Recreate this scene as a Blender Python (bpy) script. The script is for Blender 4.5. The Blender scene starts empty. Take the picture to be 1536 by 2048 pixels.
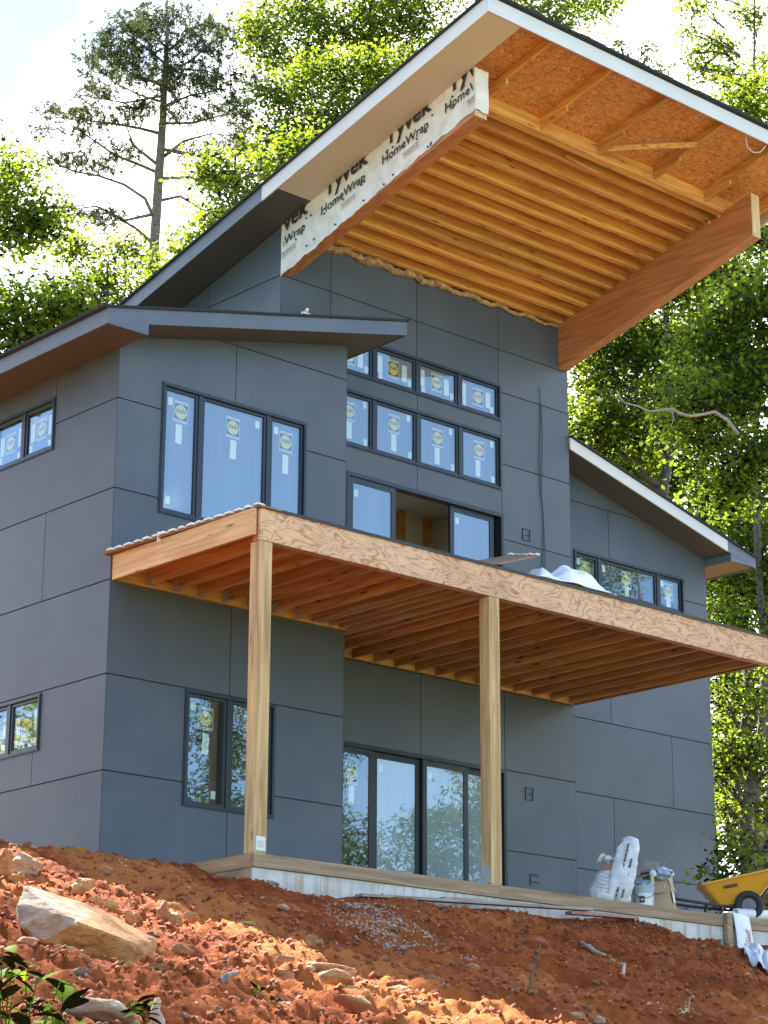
import bpy, bmesh, math, random
import numpy as np
from mathutils import Vector, Matrix
random.seed(7)
scene = bpy.context.scene
COL = scene.collection
R2 = math.radians

# ---------------------------------------------------------------- camera
CAM = Vector((-15.87437, -22.91678, -3.81134))
CR = Vector((0.74414671, -0.66799955, 0.00471864))
CU = Vector((-0.19905107, -0.2149876, 0.95611663))
CF = Vector((0.63767103, 0.7124303, 0.29294834))
FPX = 4536.5
cd = bpy.data.cameras.new('camera'); cam = bpy.data.objects.new('camera', cd); COL.objects.link(cam)
m3 = Matrix((CR, CU, -CF)).transposed()
cam.matrix_world = Matrix.Translation(CAM) @ m3.to_4x4()
cd.sensor_fit = 'VERTICAL'; cd.sensor_height = 24.0; cd.sensor_width = 18.0
cd.lens = 24.0 * FPX / 2048.0
cd.clip_start = 0.1; cd.clip_end = 3000
scene.camera = cam

# ---------------------------------------------------------------- light
SUN_EL = R2(43); SUN_AZ = math.atan2(0.25, 0.97)
w = bpy.data.worlds.new('World'); scene.world = w; w.use_nodes = True
nt = w.node_tree; N = nt.nodes; L = nt.links; N.clear()
out = N.new('ShaderNodeOutputWorld'); bg = N.new('ShaderNodeBackground'); bg.inputs['Strength'].default_value = 0.09
sky = N.new('ShaderNodeTexSky'); sky.sky_type = 'NISHITA'; sky.sun_disc = False
sky.sun_elevation = SUN_EL; sky.sun_rotation = SUN_AZ; sky.air_density = 1.0; sky.dust_density = 0.0; sky.ozone_density = 4.5
tc = N.new('ShaderNodeTexCoord')
sep = N.new('ShaderNodeSeparateXYZ'); L.new(tc.outputs['Generated'], sep.inputs[0])
zz = N.new('ShaderNodeMath'); zz.operation = 'MAXIMUM'; zz.inputs[1].default_value = 0.0; L.new(sep.outputs['Z'], zz.inputs[0])
za = N.new('ShaderNodeMath'); za.operation = 'ADD'; za.inputs[1].default_value = 0.25; L.new(zz.outputs[0], za.inputs[0])
dv = N.new('ShaderNodeVectorMath'); dv.operation = 'SCALE'
iv = N.new('ShaderNodeMath'); iv.operation = 'DIVIDE'; iv.inputs[0].default_value = 1.0; L.new(za.outputs[0], iv.inputs[1])
L.new(tc.outputs['Generated'], dv.inputs[0]); L.new(iv.outputs[0], dv.inputs['Scale'])
mp = N.new('ShaderNodeMapping'); mp.inputs['Location'].default_value = (40.96, 20.75, 6.6)
L.new(dv.outputs[0], mp.inputs['Vector'])
nz = N.new('ShaderNodeTexNoise'); nz.inputs['Scale'].default_value = 1.15; nz.inputs['Detail'].default_value = 8; nz.inputs['Roughness'].default_value = 0.55
L.new(mp.outputs[0], nz.inputs['Vector'])
rp = N.new('ShaderNodeValToRGB'); rp.color_ramp.elements[0].position = 0.525; rp.color_ramp.elements[1].position = 0.60
bk = N.new('ShaderNodeVectorMath'); bk.operation = 'DOT_PRODUCT'; bk.inputs[1].default_value = (0.62, 0.78, 0.0)     # a bank of cloud stands on the far side of the house
L.new(tc.outputs['Generated'], bk.inputs[0])
bm_ = N.new('ShaderNodeMath'); bm_.operation = 'MULTIPLY_ADD'; bm_.inputs[1].default_value = 0.205; L.new(bk.outputs['Value'], bm_.inputs[0]); L.new(nz.outputs['Fac'], bm_.inputs[2])
L.new(bm_.outputs[0], rp.inputs[0])
mx = N.new('ShaderNodeMix'); mx.data_type = 'RGBA'
L.new(rp.outputs[0], mx.inputs[0]); L.new(sky.outputs[0], mx.inputs[6]); mx.inputs[7].default_value = (9.0, 9.2, 9.5, 1)
L.new(mx.outputs[2], bg.inputs['Color']); L.new(bg.outputs[0], out.inputs[0])

sd = bpy.data.lights.new('sun', 'SUN'); sd.energy = 5.0; sd.angle = R2(0.53); sd.color = (1.0, 0.94, 0.84)
sun = bpy.data.objects.new('sun', sd); COL.objects.link(sun)
sv = Vector((math.sin(SUN_AZ) * math.cos(SUN_EL), math.cos(SUN_AZ) * math.cos(SUN_EL), math.sin(SUN_EL)))
sun.rotation_euler = sv.to_track_quat('Z', 'Y').to_euler(); sun.location = (0, 0, 60)

vs = scene.view_settings
vs.view_transform = 'Standard'; vs.look = 'None'; vs.gamma = 1.0; vs.use_curve_mapping = False
vs.exposure = 2.6
scene.cycles.max_bounces = 8; scene.cycles.diffuse_bounces = 4; scene.cycles.transmission_bounces = 4

# ---------------------------------------------------------------- helpers
def at(px, py, t):
    """world point on the sight line of a photo pixel at horizontal distance t"""
    d = CF * FPX + CR * (px - 768) - CU * (py - 1024)
    k = t / math.hypot(d.x, d.y)
    return CAM + d * k

def up_px(px, t):           # metres per photo pixel at distance t
    return t / FPX * 1.03

class MB:
    """collects geometry in world coordinates, then becomes one mesh object"""
    def __init__(self): self.v = []; self.f = []; self.mi = []; self.cur = 0
    def add(self, vs, fs):
        b = len(self.v); self.v.extend([tuple(q) for q in vs])
        for f in fs: self.f.append(tuple(b + i for i in f)); self.mi.append(self.cur)
    def box(self, x0, x1, y0, y1, z0, z1):
        self.add([(x0,y0,z0),(x1,y0,z0),(x1,y1,z0),(x0,y1,z0),(x0,y0,z1),(x1,y0,z1),(x1,y1,z1),(x0,y1,z1)],
                 [(0,3,2,1),(4,5,6,7),(0,1,5,4),(1,2,6,5),(2,3,7,6),(3,0,4,7)])
        return self
    def hexa(self, p):      # 8 points, bottom 4 then top 4
        self.add(p, [(0,3,2,1),(4,5,6,7),(0,1,5,4),(1,2,6,5),(2,3,7,6),(3,0,4,7)]); return self
    def prism(self, pts, vec):
        n = len(pts); v = Vector(vec)
        self.add([Vector(p) for p in pts] + [Vector(p) + v for p in pts],
                 [tuple(range(n))[::-1], tuple(range(n, 2*n))] + [(i, (i+1) % n, n + (i+1) % n, n + i) for i in range(n)])
        return self
    def bar(self, a, b, wd, ht, up=(0,0,1)):    # rectangular bar from a to b
        a = Vector(a); b = Vector(b); d = (b-a).normalized(); s = d.cross(Vector(up))
        if s.length < 1e-6: s = d.cross(Vector((1,0,0)))
        s.normalize(); u = s.cross(d).normalized()
        s = s * wd/2; u = u * ht/2
        self.hexa([a-s-u, a+s-u, b+s-u, b-s-u, a-s+u, a+s+u, b+s+u, b-s+u]); return self
    def tube(self, pts, rad, n=8, cap=True):
        pts = [Vector(p) for p in pts]; m = len(pts)
        if not hasattr(rad, '__len__'): rad = [rad]*m
        vs = []; prev = None
        for i, p in enumerate(pts):
            d = (pts[min(i+1, m-1)] - pts[max(i-1, 0)]).normalized()
            if prev is None:
                s = d.cross(Vector((0,0,1)))
                if s.length < 1e-3: s = d.cross(Vector((1,0,0)))
            else:
                s = prev - d * prev.dot(d)
                if s.length < 1e-4: s = d.cross(Vector((0.3,0.2,1)))
            s.normalize(); prev = s; u = d.cross(s)
            for k in range(n):
                a = 2*math.pi*k/n
                vs.append(p + (s*math.cos(a) + u*math.sin(a))*rad[i])
        fs = [(i*n+k, i*n+(k+1) % n, (i+1)*n+(k+1) % n, (i+1)*n+k) for i in range(m-1) for k in range(n)]
        if cap: fs += [tuple(range(n))[::-1], tuple((m-1)*n+k for k in range(n))]
        self.add(vs, fs); return self
    def lathe(self, base, prof, n=20, axis=(0,0,1)):
        ax = Vector(axis).normalized(); s = ax.cross(Vector((0,1,0)))
        if s.length < 1e-3: s = ax.cross(Vector((1,0,0)))
        s.normalize(); u = ax.cross(s); base = Vector(base); vs = []
        for r, h in prof:
            for k in range(n):
                a = 2*math.pi*k/n; vs.append(base + ax*h + (s*math.cos(a)+u*math.sin(a))*r)
        m = len(prof)
        fs = [(i*n+k, i*n+(k+1) % n, (i+1)*n+(k+1) % n, (i+1)*n+k) for i in range(m-1) for k in range(n)]
        self.add(vs, fs); return self
    def build(self, name, mat, parent=None, smooth=False, recalc=True, base=None, bevel=0):
        org = Vector(base) if base is not None else (wloc(parent) if parent else Vector((0,0,0)))
        me = bpy.data.meshes.new(name)
        me.from_pydata([(q[0]-org.x, q[1]-org.y, q[2]-org.z) for q in self.v], [], self.f)
        mats = mat if isinstance(mat, (list, tuple)) else [mat]
        for m in mats: me.materials.append(m)
        if len(mats) > 1: me.polygons.foreach_set('material_index', self.mi)
        if recalc or bevel:
            bm = bmesh.new(); bm.from_mesh(me)
            bmesh.ops.recalc_face_normals(bm, faces=bm.faces)
            if bevel:
                bmesh.ops.bevel(bm, geom=[e for e in bm.edges], offset=bevel, segments=1, affect='EDGES', clamp_overlap=True)
            bm.to_mesh(me); bm.free()
        if smooth: me.polygons.foreach_set('use_smooth', [True]*len(me.polygons))
        me.update()
        o = bpy.data.objects.new(name, me); COL.objects.link(o)
        if parent is not None:
            o.parent = parent; o.location = org - wloc(parent)
        else: o.location = org
        o['_w'] = list(org)
        return o

def wloc(o):
    return Vector(o['_w']) if o is not None and '_w' in o else Vector((0,0,0))

def tag(o, label, cat, group=None):
    o['label'] = label; o['category'] = cat
    if group: o['group'] = group
    return o

def thing(name, label, cat, loc=(0,0,0), group=None):
    o = bpy.data.objects.new(name, None); COL.objects.link(o); o.location = loc; o['_w'] = list(loc)
    o.empty_display_size = 0.2
    return tag(o, label, cat, group)

def inst(o, off, parent=None):      # copy of one part, sharing its mesh
    c = o.copy(); COL.objects.link(c)
    if parent is not None: c.parent = parent
    c.location = o.location + Vector(off); c['_w'] = list(wloc(o) + Vector(off))
    return c

# ---------------------------------------------------------------- materials
def newmat(name):
    m = bpy.data.materials.new(name); m.use_nodes = True
    nt = m.node_tree; nt.nodes.clear()
    o = nt.nodes.new('ShaderNodeOutputMaterial'); b = nt.nodes.new('ShaderNodeBsdfPrincipled')
    nt.links.new(b.outputs[0], o.inputs[0])
    return m, nt, b
def nd(nt, t, **kw):
    n = nt.nodes.new(t)
    for k, v in kw.items():
        if k in n.inputs: n.inputs[k].default_value = v
        else: setattr(n, k, v)
    return n
def coords(nt, scale=(1,1,1), rot=(0,0,0), kind='Object'):
    t = nd(nt, 'ShaderNodeTexCoord'); m = nd(nt, 'ShaderNodeMapping')
    m.inputs['Scale'].default_value = scale; m.inputs['Rotation'].default_value = rot
    nt.links.new(t.outputs[kind], m.inputs[0]); return m.outputs[0]
def ramp(nt, fac, stops):
    r = nd(nt, 'ShaderNodeValToRGB'); e = r.color_ramp.elements
    while len(e) < len(stops): e.new(0.5)
    for i, (p, c) in enumerate(stops):
        e[i].position = p; e[i].color = (c[0], c[1], c[2], 1) if hasattr(c, '__len__') else (c, c, c, 1)
    nt.links.new(fac, r.inputs[0]); return r.outputs[0]
def mixc(nt, fac, a, b, blend='MIX'):
    m = nd(nt, 'ShaderNodeMix', data_type='RGBA', blend_type=blend)
    for s, val in ((0, fac), (6, a), (7, b)):
        if hasattr(val, 'is_output') or hasattr(val, 'links'): nt.links.new(val, m.inputs[s])
        elif s == 0: m.inputs[0].default_value = val
        else: m.inputs[s].default_value = (*val, 1) if len(val) == 3 else val
    return m.outputs[2]
def bumpit(nt, b, h, strength=0.3, dist=0.01):
    n = nd(nt, 'ShaderNodeBump'); n.inputs['Strength'].default_value = strength; n.inputs['Distance'].default_value = dist
    nt.links.new(h, n.inputs['Height']); nt.links.new(n.outputs[0], b.inputs['Normal'])
def objrand(nt, base, amt):
    """slight tone difference from piece to piece"""
    oi = nd(nt, 'ShaderNodeObjectInfo')
    return oi.outputs['Random']

def plain(name, col, rough=0.6, var=0.12, scale=3.0, metal=0.0, bump=0.0, spec=None):
    m, nt, b = newmat(name)
    c = coords(nt)
    n = nd(nt, 'ShaderNodeTexNoise'); n.inputs['Scale'].default_value = scale; n.inputs['Detail'].default_value = 5
    nt.links.new(c, n.inputs['Vector'])
    lo = tuple(x*(1-var) for x in col); hi = tuple(min(1, x*(1+var)) for x in col)
    nt.links.new(ramp(nt, n.outputs['Fac'], [(0.3, lo), (0.7, hi)]), b.inputs['Base Color'])
    b.inputs['Roughness'].default_value = rough; b.inputs['Metallic'].default_value = metal
    if spec is not None: b.inputs['Specular IOR Level'].default_value = spec
    if bump: bumpit(nt, b, n.outputs['Fac'], bump, 0.01)
    return m

def wood(name, dark, light, axis='x', rough=0.7, knots=True, grain=9.0, vary=0.25):
    m, nt, b = newmat(name)
    s = {'x': (0.35, 6, 6), 'y': (6, 0.35, 6), 'z': (6, 6, 0.35)}[axis]
    c = coords(nt, s)
    oi = nd(nt, 'ShaderNodeObjectInfo')
    sh = nd(nt, 'ShaderNodeVectorMath', operation='ADD')
    mul = nd(nt, 'ShaderNodeMath', operation='MULTIPLY'); mul.inputs[1].default_value = 37.0
    nt.links.new(oi.outputs['Random'], mul.inputs[0])
    nt.links.new(c, sh.inputs[0]); nt.links.new(mul.outputs[0], sh.inputs[1])
    n1 = nd(nt, 'ShaderNodeTexNoise'); n1.inputs['Scale'].default_value = grain/3; n1.inputs['Detail'].default_value = 6; n1.inputs['Distortion'].default_value = 0.6
    nt.links.new(sh.outputs[0], n1.inputs['Vector'])
    col = ramp(nt, n1.outputs['Fac'], [(0.32, dark), (0.5, tuple((a+b_)/2 for a, b_ in zip(dark, light))), (0.68, light)])
    if knots:
        ks = {'x': (1.6, 7, 7), 'y': (7, 1.6, 7), 'z': (7, 7, 1.6)}[axis]
        c2 = coords(nt, ks)
        sh2 = nd(nt, 'ShaderNodeVectorMath', operation='ADD'); nt.links.new(c2, sh2.inputs[0]); nt.links.new(mul.outputs[0], sh2.inputs[1])
        vo = nd(nt, 'ShaderNodeTexVoronoi'); vo.inputs['Scale'].default_value = 1.0
        nt.links.new(sh2.outputs[0], vo.inputs['Vector'])
        k = ramp(nt, vo.outputs['Distance'], [(0.05, 1.0), (0.16, 0.0)])
        col = mixc(nt, k, col, tuple(x*0.35 for x in dark))
    # board to board tone
    v = nd(nt, 'ShaderNodeMapRange'); v.inputs['To Min'].default_value = 1-vary; v.inputs['To Max'].default_value = 1+vary*0.4
    nt.links.new(oi.outputs['Random'], v.inputs['Value'])
    col = mixc(nt, 1.0, col, v.outputs[0], 'MULTIPLY')
    nt.links.new(col, b.inputs['Base Color']); b.inputs['Roughness'].default_value = rough
    bumpit(nt, b, n1.outputs['Fac'], 0.15, 0.004)
    return m

M = {}
# painted fibre cement
def panel_mat(name, col):
    m, nt, b = newmat(name)
    c = coords(nt)
    n = nd(nt, 'ShaderNodeTexNoise'); n.inputs['Scale'].default_value = 1.3; n.inputs['Detail'].default_value = 7; n.inputs['Distortion'].default_value = 0.6; nt.links.new(c, n.inputs['Vector'])
    n2 = nd(nt, 'ShaderNodeTexNoise'); n2.inputs['Scale'].default_value = 90; n2.inputs['Detail'].default_value = 3; nt.links.new(c, n2.inputs['Vector'])
    base = ramp(nt, n.outputs['Fac'], [(0.28, tuple(x*0.88 for x in col)), (0.5, col), (0.75, (col[0]*1.20, col[1]*1.15, col[2]*1.10))])
    oi = nd(nt, 'ShaderNodeObjectInfo'); v = nd(nt, 'ShaderNodeMapRange'); v.inputs['To Min'].default_value = 0.90; v.inputs['To Max'].default_value = 1.06
    nt.links.new(oi.outputs['Random'], v.inputs['Value'])
    nt.links.new(mixc(nt, 1.0, base, v.outputs[0], 'MULTIPLY'), b.inputs['Base Color'])
    b.inputs['Roughness'].default_value = 0.5
    bumpit(nt, b, n2.outputs['Fac'], 0.06, 0.002)
    return m
M['panel'] = panel_mat('panel paint', (0.064, 0.077, 0.096))
M['trim'] = panel_mat('trim paint', (0.090, 0.110, 0.140))
M['backing'] = plain('wall backing', (0.012, 0.012, 0.014), 0.8)
M['soffit'] = plain('soffit paint', (0.075, 0.066, 0.066), 0.6, 0.06, 1.0)
M['soffit_raw'] = plain('unpainted soffit', (0.56, 0.47, 0.38), 0.7, 0.05, 0.8)
M['primer'] = plain('primed trim', (0.56, 0.55, 0.53), 0.55, 0.05, 1.5)
M['frame'] = plain('black window frame', (0.012, 0.016, 0.020), 0.35, 0.1, 4)
M['shingle'] = plain('asphalt shingle', (0.022, 0.022, 0.025), 0.95, 0.5, 60, bump=0.6)
M['drywall'] = plain('drywall', (0.72, 0.69, 0.64), 0.8, 0.05, 1)
M['floor'] = plain('subfloor', (0.35, 0.26, 0.16), 0.8, 0.15, 4)
M['lum_x'] = wood('framing lumber along x', (0.50, 0.205, 0.042), (0.82, 0.415, 0.11), 'x', vary=0.2)
M['lum_y'] = wood('framing lumber along y', (0.48, 0.20, 0.044), (0.78, 0.39, 0.105), 'y', vary=0.2)
M['dlum_y'] = wood('deck joist lumber', (0.30, 0.135, 0.040), (0.55, 0.29, 0.10), 'y', vary=0.25)
M['rim'] = wood('rim board lumber', (0.50, 0.27, 0.10), (0.72, 0.46, 0.20), 'y', vary=0.1)
M['post'] = wood('treated post lumber', (0.33, 0.19, 0.07), (0.62, 0.43, 0.19), 'z', grain=8, vary=0.1)
M['glulam'] = wood('sealed glulam', (0.36, 0.125, 0.042), (0.56, 0.23, 0.085), 'y', rough=0.45, knots=False, vary=0.05)
M['glulam_end'] = wood('cut glulam end', (0.52, 0.33, 0.15), (0.70, 0.50, 0.26), 'z', knots=False, vary=0.05)

def lvl_mat():
    m, nt, b = newmat('rotary cut veneer')
    c = coords(nt, (0.6, 1.0, 1.6))
    n = nd(nt, 'ShaderNodeTexNoise'); n.inputs['Scale'].default_value = 2.9; n.inputs['Detail'].default_value = 2.0; n.inputs['Roughness'].default_value = 0.42; n.inputs['Distortion'].default_value = 0.9
    nt.links.new(c, n.inputs['Vector'])
    ml = nd(nt, 'ShaderNodeMath', operation='MULTIPLY'); ml.inputs[1].default_value = 10.0; nt.links.new(n.outputs['Fac'], ml.inputs[0])
    fr = nd(nt, 'ShaderNodeMath', operation='PINGPONG'); fr.inputs[1].default_value = 0.5; nt.links.new(ml.outputs[0], fr.inputs[0])
    col = ramp(nt, fr.outputs[0], [(0.0, (0.38, 0.17, 0.075)), (0.07, (0.51, 0.265, 0.13)), (0.18, (0.64, 0.38, 0.215)), (0.5, (0.70, 0.44, 0.26))])
    f2 = nd(nt, 'ShaderNodeTexNoise'); f2.inputs['Scale'].default_value = 14; f2.inputs['Detail'].default_value = 5
    nt.links.new(coords(nt, (0.5, 3, 5)), f2.inputs['Vector'])
    col = mixc(nt, 0.6, col, ramp(nt, f2.outputs['Fac'], [(0.3, 0.72), (0.7, 1.1)]), 'MULTIPLY')
    st = nd(nt, 'ShaderNodeTexNoise'); st.inputs['Scale'].default_value = 1.4; st.inputs['Detail'].default_value = 5
    nt.links.new(coords(nt, (1, 1, 0.7)), st.inputs['Vector'])
    col = mixc(nt, ramp(nt, st.outputs['Fac'], [(0.55, 0.0), (0.75, 0.55)]), col, (0.30, 0.19, 0.11))
    # knots and nail heads
    vo = nd(nt, 'ShaderNodeTexVoronoi'); vo.inputs['Scale'].default_value = 4.2; nt.links.new(coords(nt), vo.inputs['Vector'])
    col = mixc(nt, ramp(nt, vo.outputs['Distance'], [(0.05, 0.8), (0.09, 0.0)]), col, (0.14, 0.06, 0.03))
    nt.links.new(col, b.inputs['Base Color']); b.inputs['Roughness'].default_value = 0.75
    bumpit(nt, b, f2.outputs['Fac'], 0.2, 0.003)
    return m
M['lvl'] = lvl_mat()

def osb_mat():
    m, nt, b = newmat('oriented strand board')
    cols = None
    for k, (rot, sc) in enumerate((((0, 0, 0.5), (14, 40, 20)), ((0, 0, -0.7), (12, 38, 20)), ((0, 0, 1.4), (13, 40, 20)))):
        c = coords(nt, sc, rot)
        v = nd(nt, 'ShaderNodeTexVoronoi'); v.inputs['Scale'].default_value = 1.0; nt.links.new(c, v.inputs['Vector'])
        sp = nd(nt, 'ShaderNodeSeparateColor'); nt.links.new(v.outputs['Color'], sp.inputs[0])
        col = ramp(nt, sp.outputs[0], [(0.0, (0.36, 0.11, 0.024)), (0.25, (0.54, 0.20, 0.046)), (0.8, (0.66, 0.275, 0.07)), (1.0, (0.74, 0.37, 0.12))])
        if cols is None: cols = col
        else:
            nm = nd(nt, 'ShaderNodeTexNoise'); nm.inputs['Scale'].default_value = 9 + 4*k; nt.links.new(coords(nt), nm.inputs['Vector'])
            cols = mixc(nt, ramp(nt, nm.outputs['Fac'], [(0.47, 0.0), (0.53, 1.0)]), cols, col)
    nt.links.new(cols, b.inputs['Base Color']); b.inputs['Roughness'].default_value = 0.6
    return m
M['osb'] = osb_mat()

def glass_mat(name, base, ior, rough=0.02, streak=0.0):
    m, nt, b = newmat(name)
    n = nd(nt, 'ShaderNodeTexNoise'); n.inputs['Scale'].default_value = 1.0; n.inputs['Detail'].default_value = 3
    nt.links.new(coords(nt, (3.5, 3.5, 0.25)), n.inputs['Vector'])
    lo = tuple(x*(1-streak) for x in base); hi = tuple(min(1, x*(1+streak)) for x in base)
    nt.links.new(ramp(nt, n.outputs['Fac'], [(0.3, lo), (0.7, hi)]), b.inputs['Base Color'])
    b.inputs['Roughness'].default_value = rough; b.inputs['IOR'].default_value = ior
    w2 = nd(nt, 'ShaderNodeTexNoise'); w2.inputs['Scale'].default_value = 1.5; nt.links.new(coords(nt), w2.inputs['Vector'])
    bumpit(nt, b, w2.outputs['Fac'], 0.05, 0.02)
    return m
M['glass'] = glass_mat('dark backing behind clear glass', (0.035, 0.042, 0.046), 1.45, 0.05, 0.4)  # opaque; the darkness of the unlit room is put into this colour
M['glass_film'] = glass_mat('glass under protective film', (0.16, 0.20, 0.27), 1.45, 0.2, 0.10)
M['glass_white'] = glass_mat('glass with white film behind', (0.34, 0.38, 0.40), 1.45, 0.2, 0.12)
def front_glass():
    m = bpy.data.materials.new('reflective outer glass'); m.use_nodes = True; nt = m.node_tree; nt.nodes.clear()
    o = nd(nt, 'ShaderNodeOutputMaterial'); t = nd(nt, 'ShaderNodeBsdfTransparent'); g = nd(nt, 'ShaderNodeBsdfGlossy'); g.inputs['Roughness'].default_value = 0.01
    g.inputs[0].default_value = (0.92, 0.97, 1.0, 1); t.inputs[0].default_value = (0.86, 0.90, 0.88, 1)
    w2 = nd(nt, 'ShaderNodeTexNoise'); w2.inputs['Scale'].default_value = 1.3; nt.links.new(coords(nt), w2.inputs['Vector'])
    bp_ = nd(nt, 'ShaderNodeBump'); bp_.inputs['Strength'].default_value = 0.06; bp_.inputs['Distance'].default_value = 0.02; nt.links.new(w2.outputs['Fac'], bp_.inputs['Height']); nt.links.new(bp_.outputs[0], g.inputs['Normal'])
    ge = nd(nt, 'ShaderNodeNewGeometry'); dt = nd(nt, 'ShaderNodeVectorMath', operation='DOT_PRODUCT'); nt.links.new(ge.outputs['Incoming'], dt.inputs[0]); nt.links.new(ge.outputs['Normal'], dt.inputs[1])
    ab = nd(nt, 'ShaderNodeMath', operation='ABSOLUTE'); nt.links.new(dt.outputs['Value'], ab.inputs[0])
    om = nd(nt, 'ShaderNodeMath', operation='SUBTRACT'); om.inputs[0].default_value = 1.0; nt.links.new(ab.outputs[0], om.inputs[1])
    pw = nd(nt, 'ShaderNodeMath', operation='POWER'); pw.inputs[1].default_value = 5.0; nt.links.new(om.outputs[0], pw.inputs[0])
    fr = nd(nt, 'ShaderNodeMath', operation='MULTIPLY_ADD'); fr.inputs[1].default_value = 0.83; fr.inputs[2].default_value = 0.17; nt.links.new(pw.outputs[0], fr.inputs[0])
    x = nd(nt, 'ShaderNodeMixShader'); nt.links.new(fr.outputs[0], x.inputs[0]); nt.links.new(t.outputs[0], x.inputs[1]); nt.links.new(g.outputs[0], x.inputs[2]); nt.links.new(x.outputs[0], o.inputs[0])
    return m
M['front_glass'] = front_glass()
M['st_black'] = plain('sticker black', (0.03, 0.035, 0.03), 0.5)
M['st_yellow'] = plain('sticker yellow', (0.62, 0.50, 0.10), 0.5, 0.04)
M['st_white'] = plain('sticker white', (0.62, 0.68, 0.62), 0.5, 0.04)
M['wrap'] = None
def wrap_mat():
    m, nt, b = newmat('house wrap')
    n = nd(nt, 'ShaderNodeTexNoise'); n.inputs['Scale'].default_value = 4; n.inputs['Detail'].default_value = 6; n.inputs['Distortion'].default_value = 0.8
    nt.links.new(coords(nt), n.inputs['Vector'])
    nt.links.new(ramp(nt, n.outputs['Fac'], [(0.3, (0.60, 0.55, 0.49)), (0.7, (0.78, 0.75, 0.70))]), b.inputs['Base Color'])
    b.inputs['Roughness'].default_value = 0.55; bumpit(nt, b, n.outputs['Fac'], 0.5, 0.02)
    return m
M['wrap'] = wrap_mat()
M['ink'] = plain('printed ink', (0.03, 0.03, 0.035), 0.6)
M['ink_red'] = plain('printed red ink', (0.45, 0.16, 0.14), 0.6)
M['insul'] = plain('mineral fibre insulation', (0.36, 0.23, 0.11), 0.95, 0.5, 14, bump=0.8)

def concrete_mat():
    m, nt, b = newmat('cast concrete')
    n = nd(nt, 'ShaderNodeTexNoise'); n.inputs['Scale'].default_value = 2.2; n.inputs['Detail'].default_value = 8; nt.links.new(coords(nt, (1, 1, 1.6)), n.inputs['Vector'])
    col = ramp(nt, n.outputs['Fac'], [(0.28, (0.36, 0.33, 0.29)), (0.5, (0.50, 0.49, 0.46)), (0.72, (0.60, 0.60, 0.58))])
    v = nd(nt, 'ShaderNodeTexVoronoi'); v.inputs['Scale'].default_value = 9; nt.links.new(coords(nt), v.inputs['Vector'])
    col = mixc(nt, ramp(nt, v.outputs['Distance'], [(0.05, 0.7), (0.10, 0.0)]), col, (0.2, 0.17, 0.14))
    st = nd(nt, 'ShaderNodeTexNoise'); st.inputs['Scale'].default_value = 3; st.inputs['Detail'].default_value = 4; nt.links.new(coords(nt, (2.5, 2.5, 0.3)), st.inputs['Vector'])
    col = mixc(nt, ramp(nt, st.outputs['Fac'], [(0.50, 0.0), (0.72, 0.7)]), col, (0.36, 0.20, 0.11))
    nt.links.new(col, b.inputs['Base Color']); b.inputs['Roughness'].default_value = 0.85; bumpit(nt, b, n.outputs['Fac'], 0.3, 0.01)
    return m
M['concrete'] = concrete_mat()
M['form_x'] = wood('weathered form board', (0.20, 0.125, 0.07), (0.36, 0.25, 0.15), 'x', vary=0.1, knots=False)
M['form_y'] = wood('stained form board', (0.26, 0.13, 0.06), (0.42, 0.25, 0.12), 'y', vary=0.1, knots=False)

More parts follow.
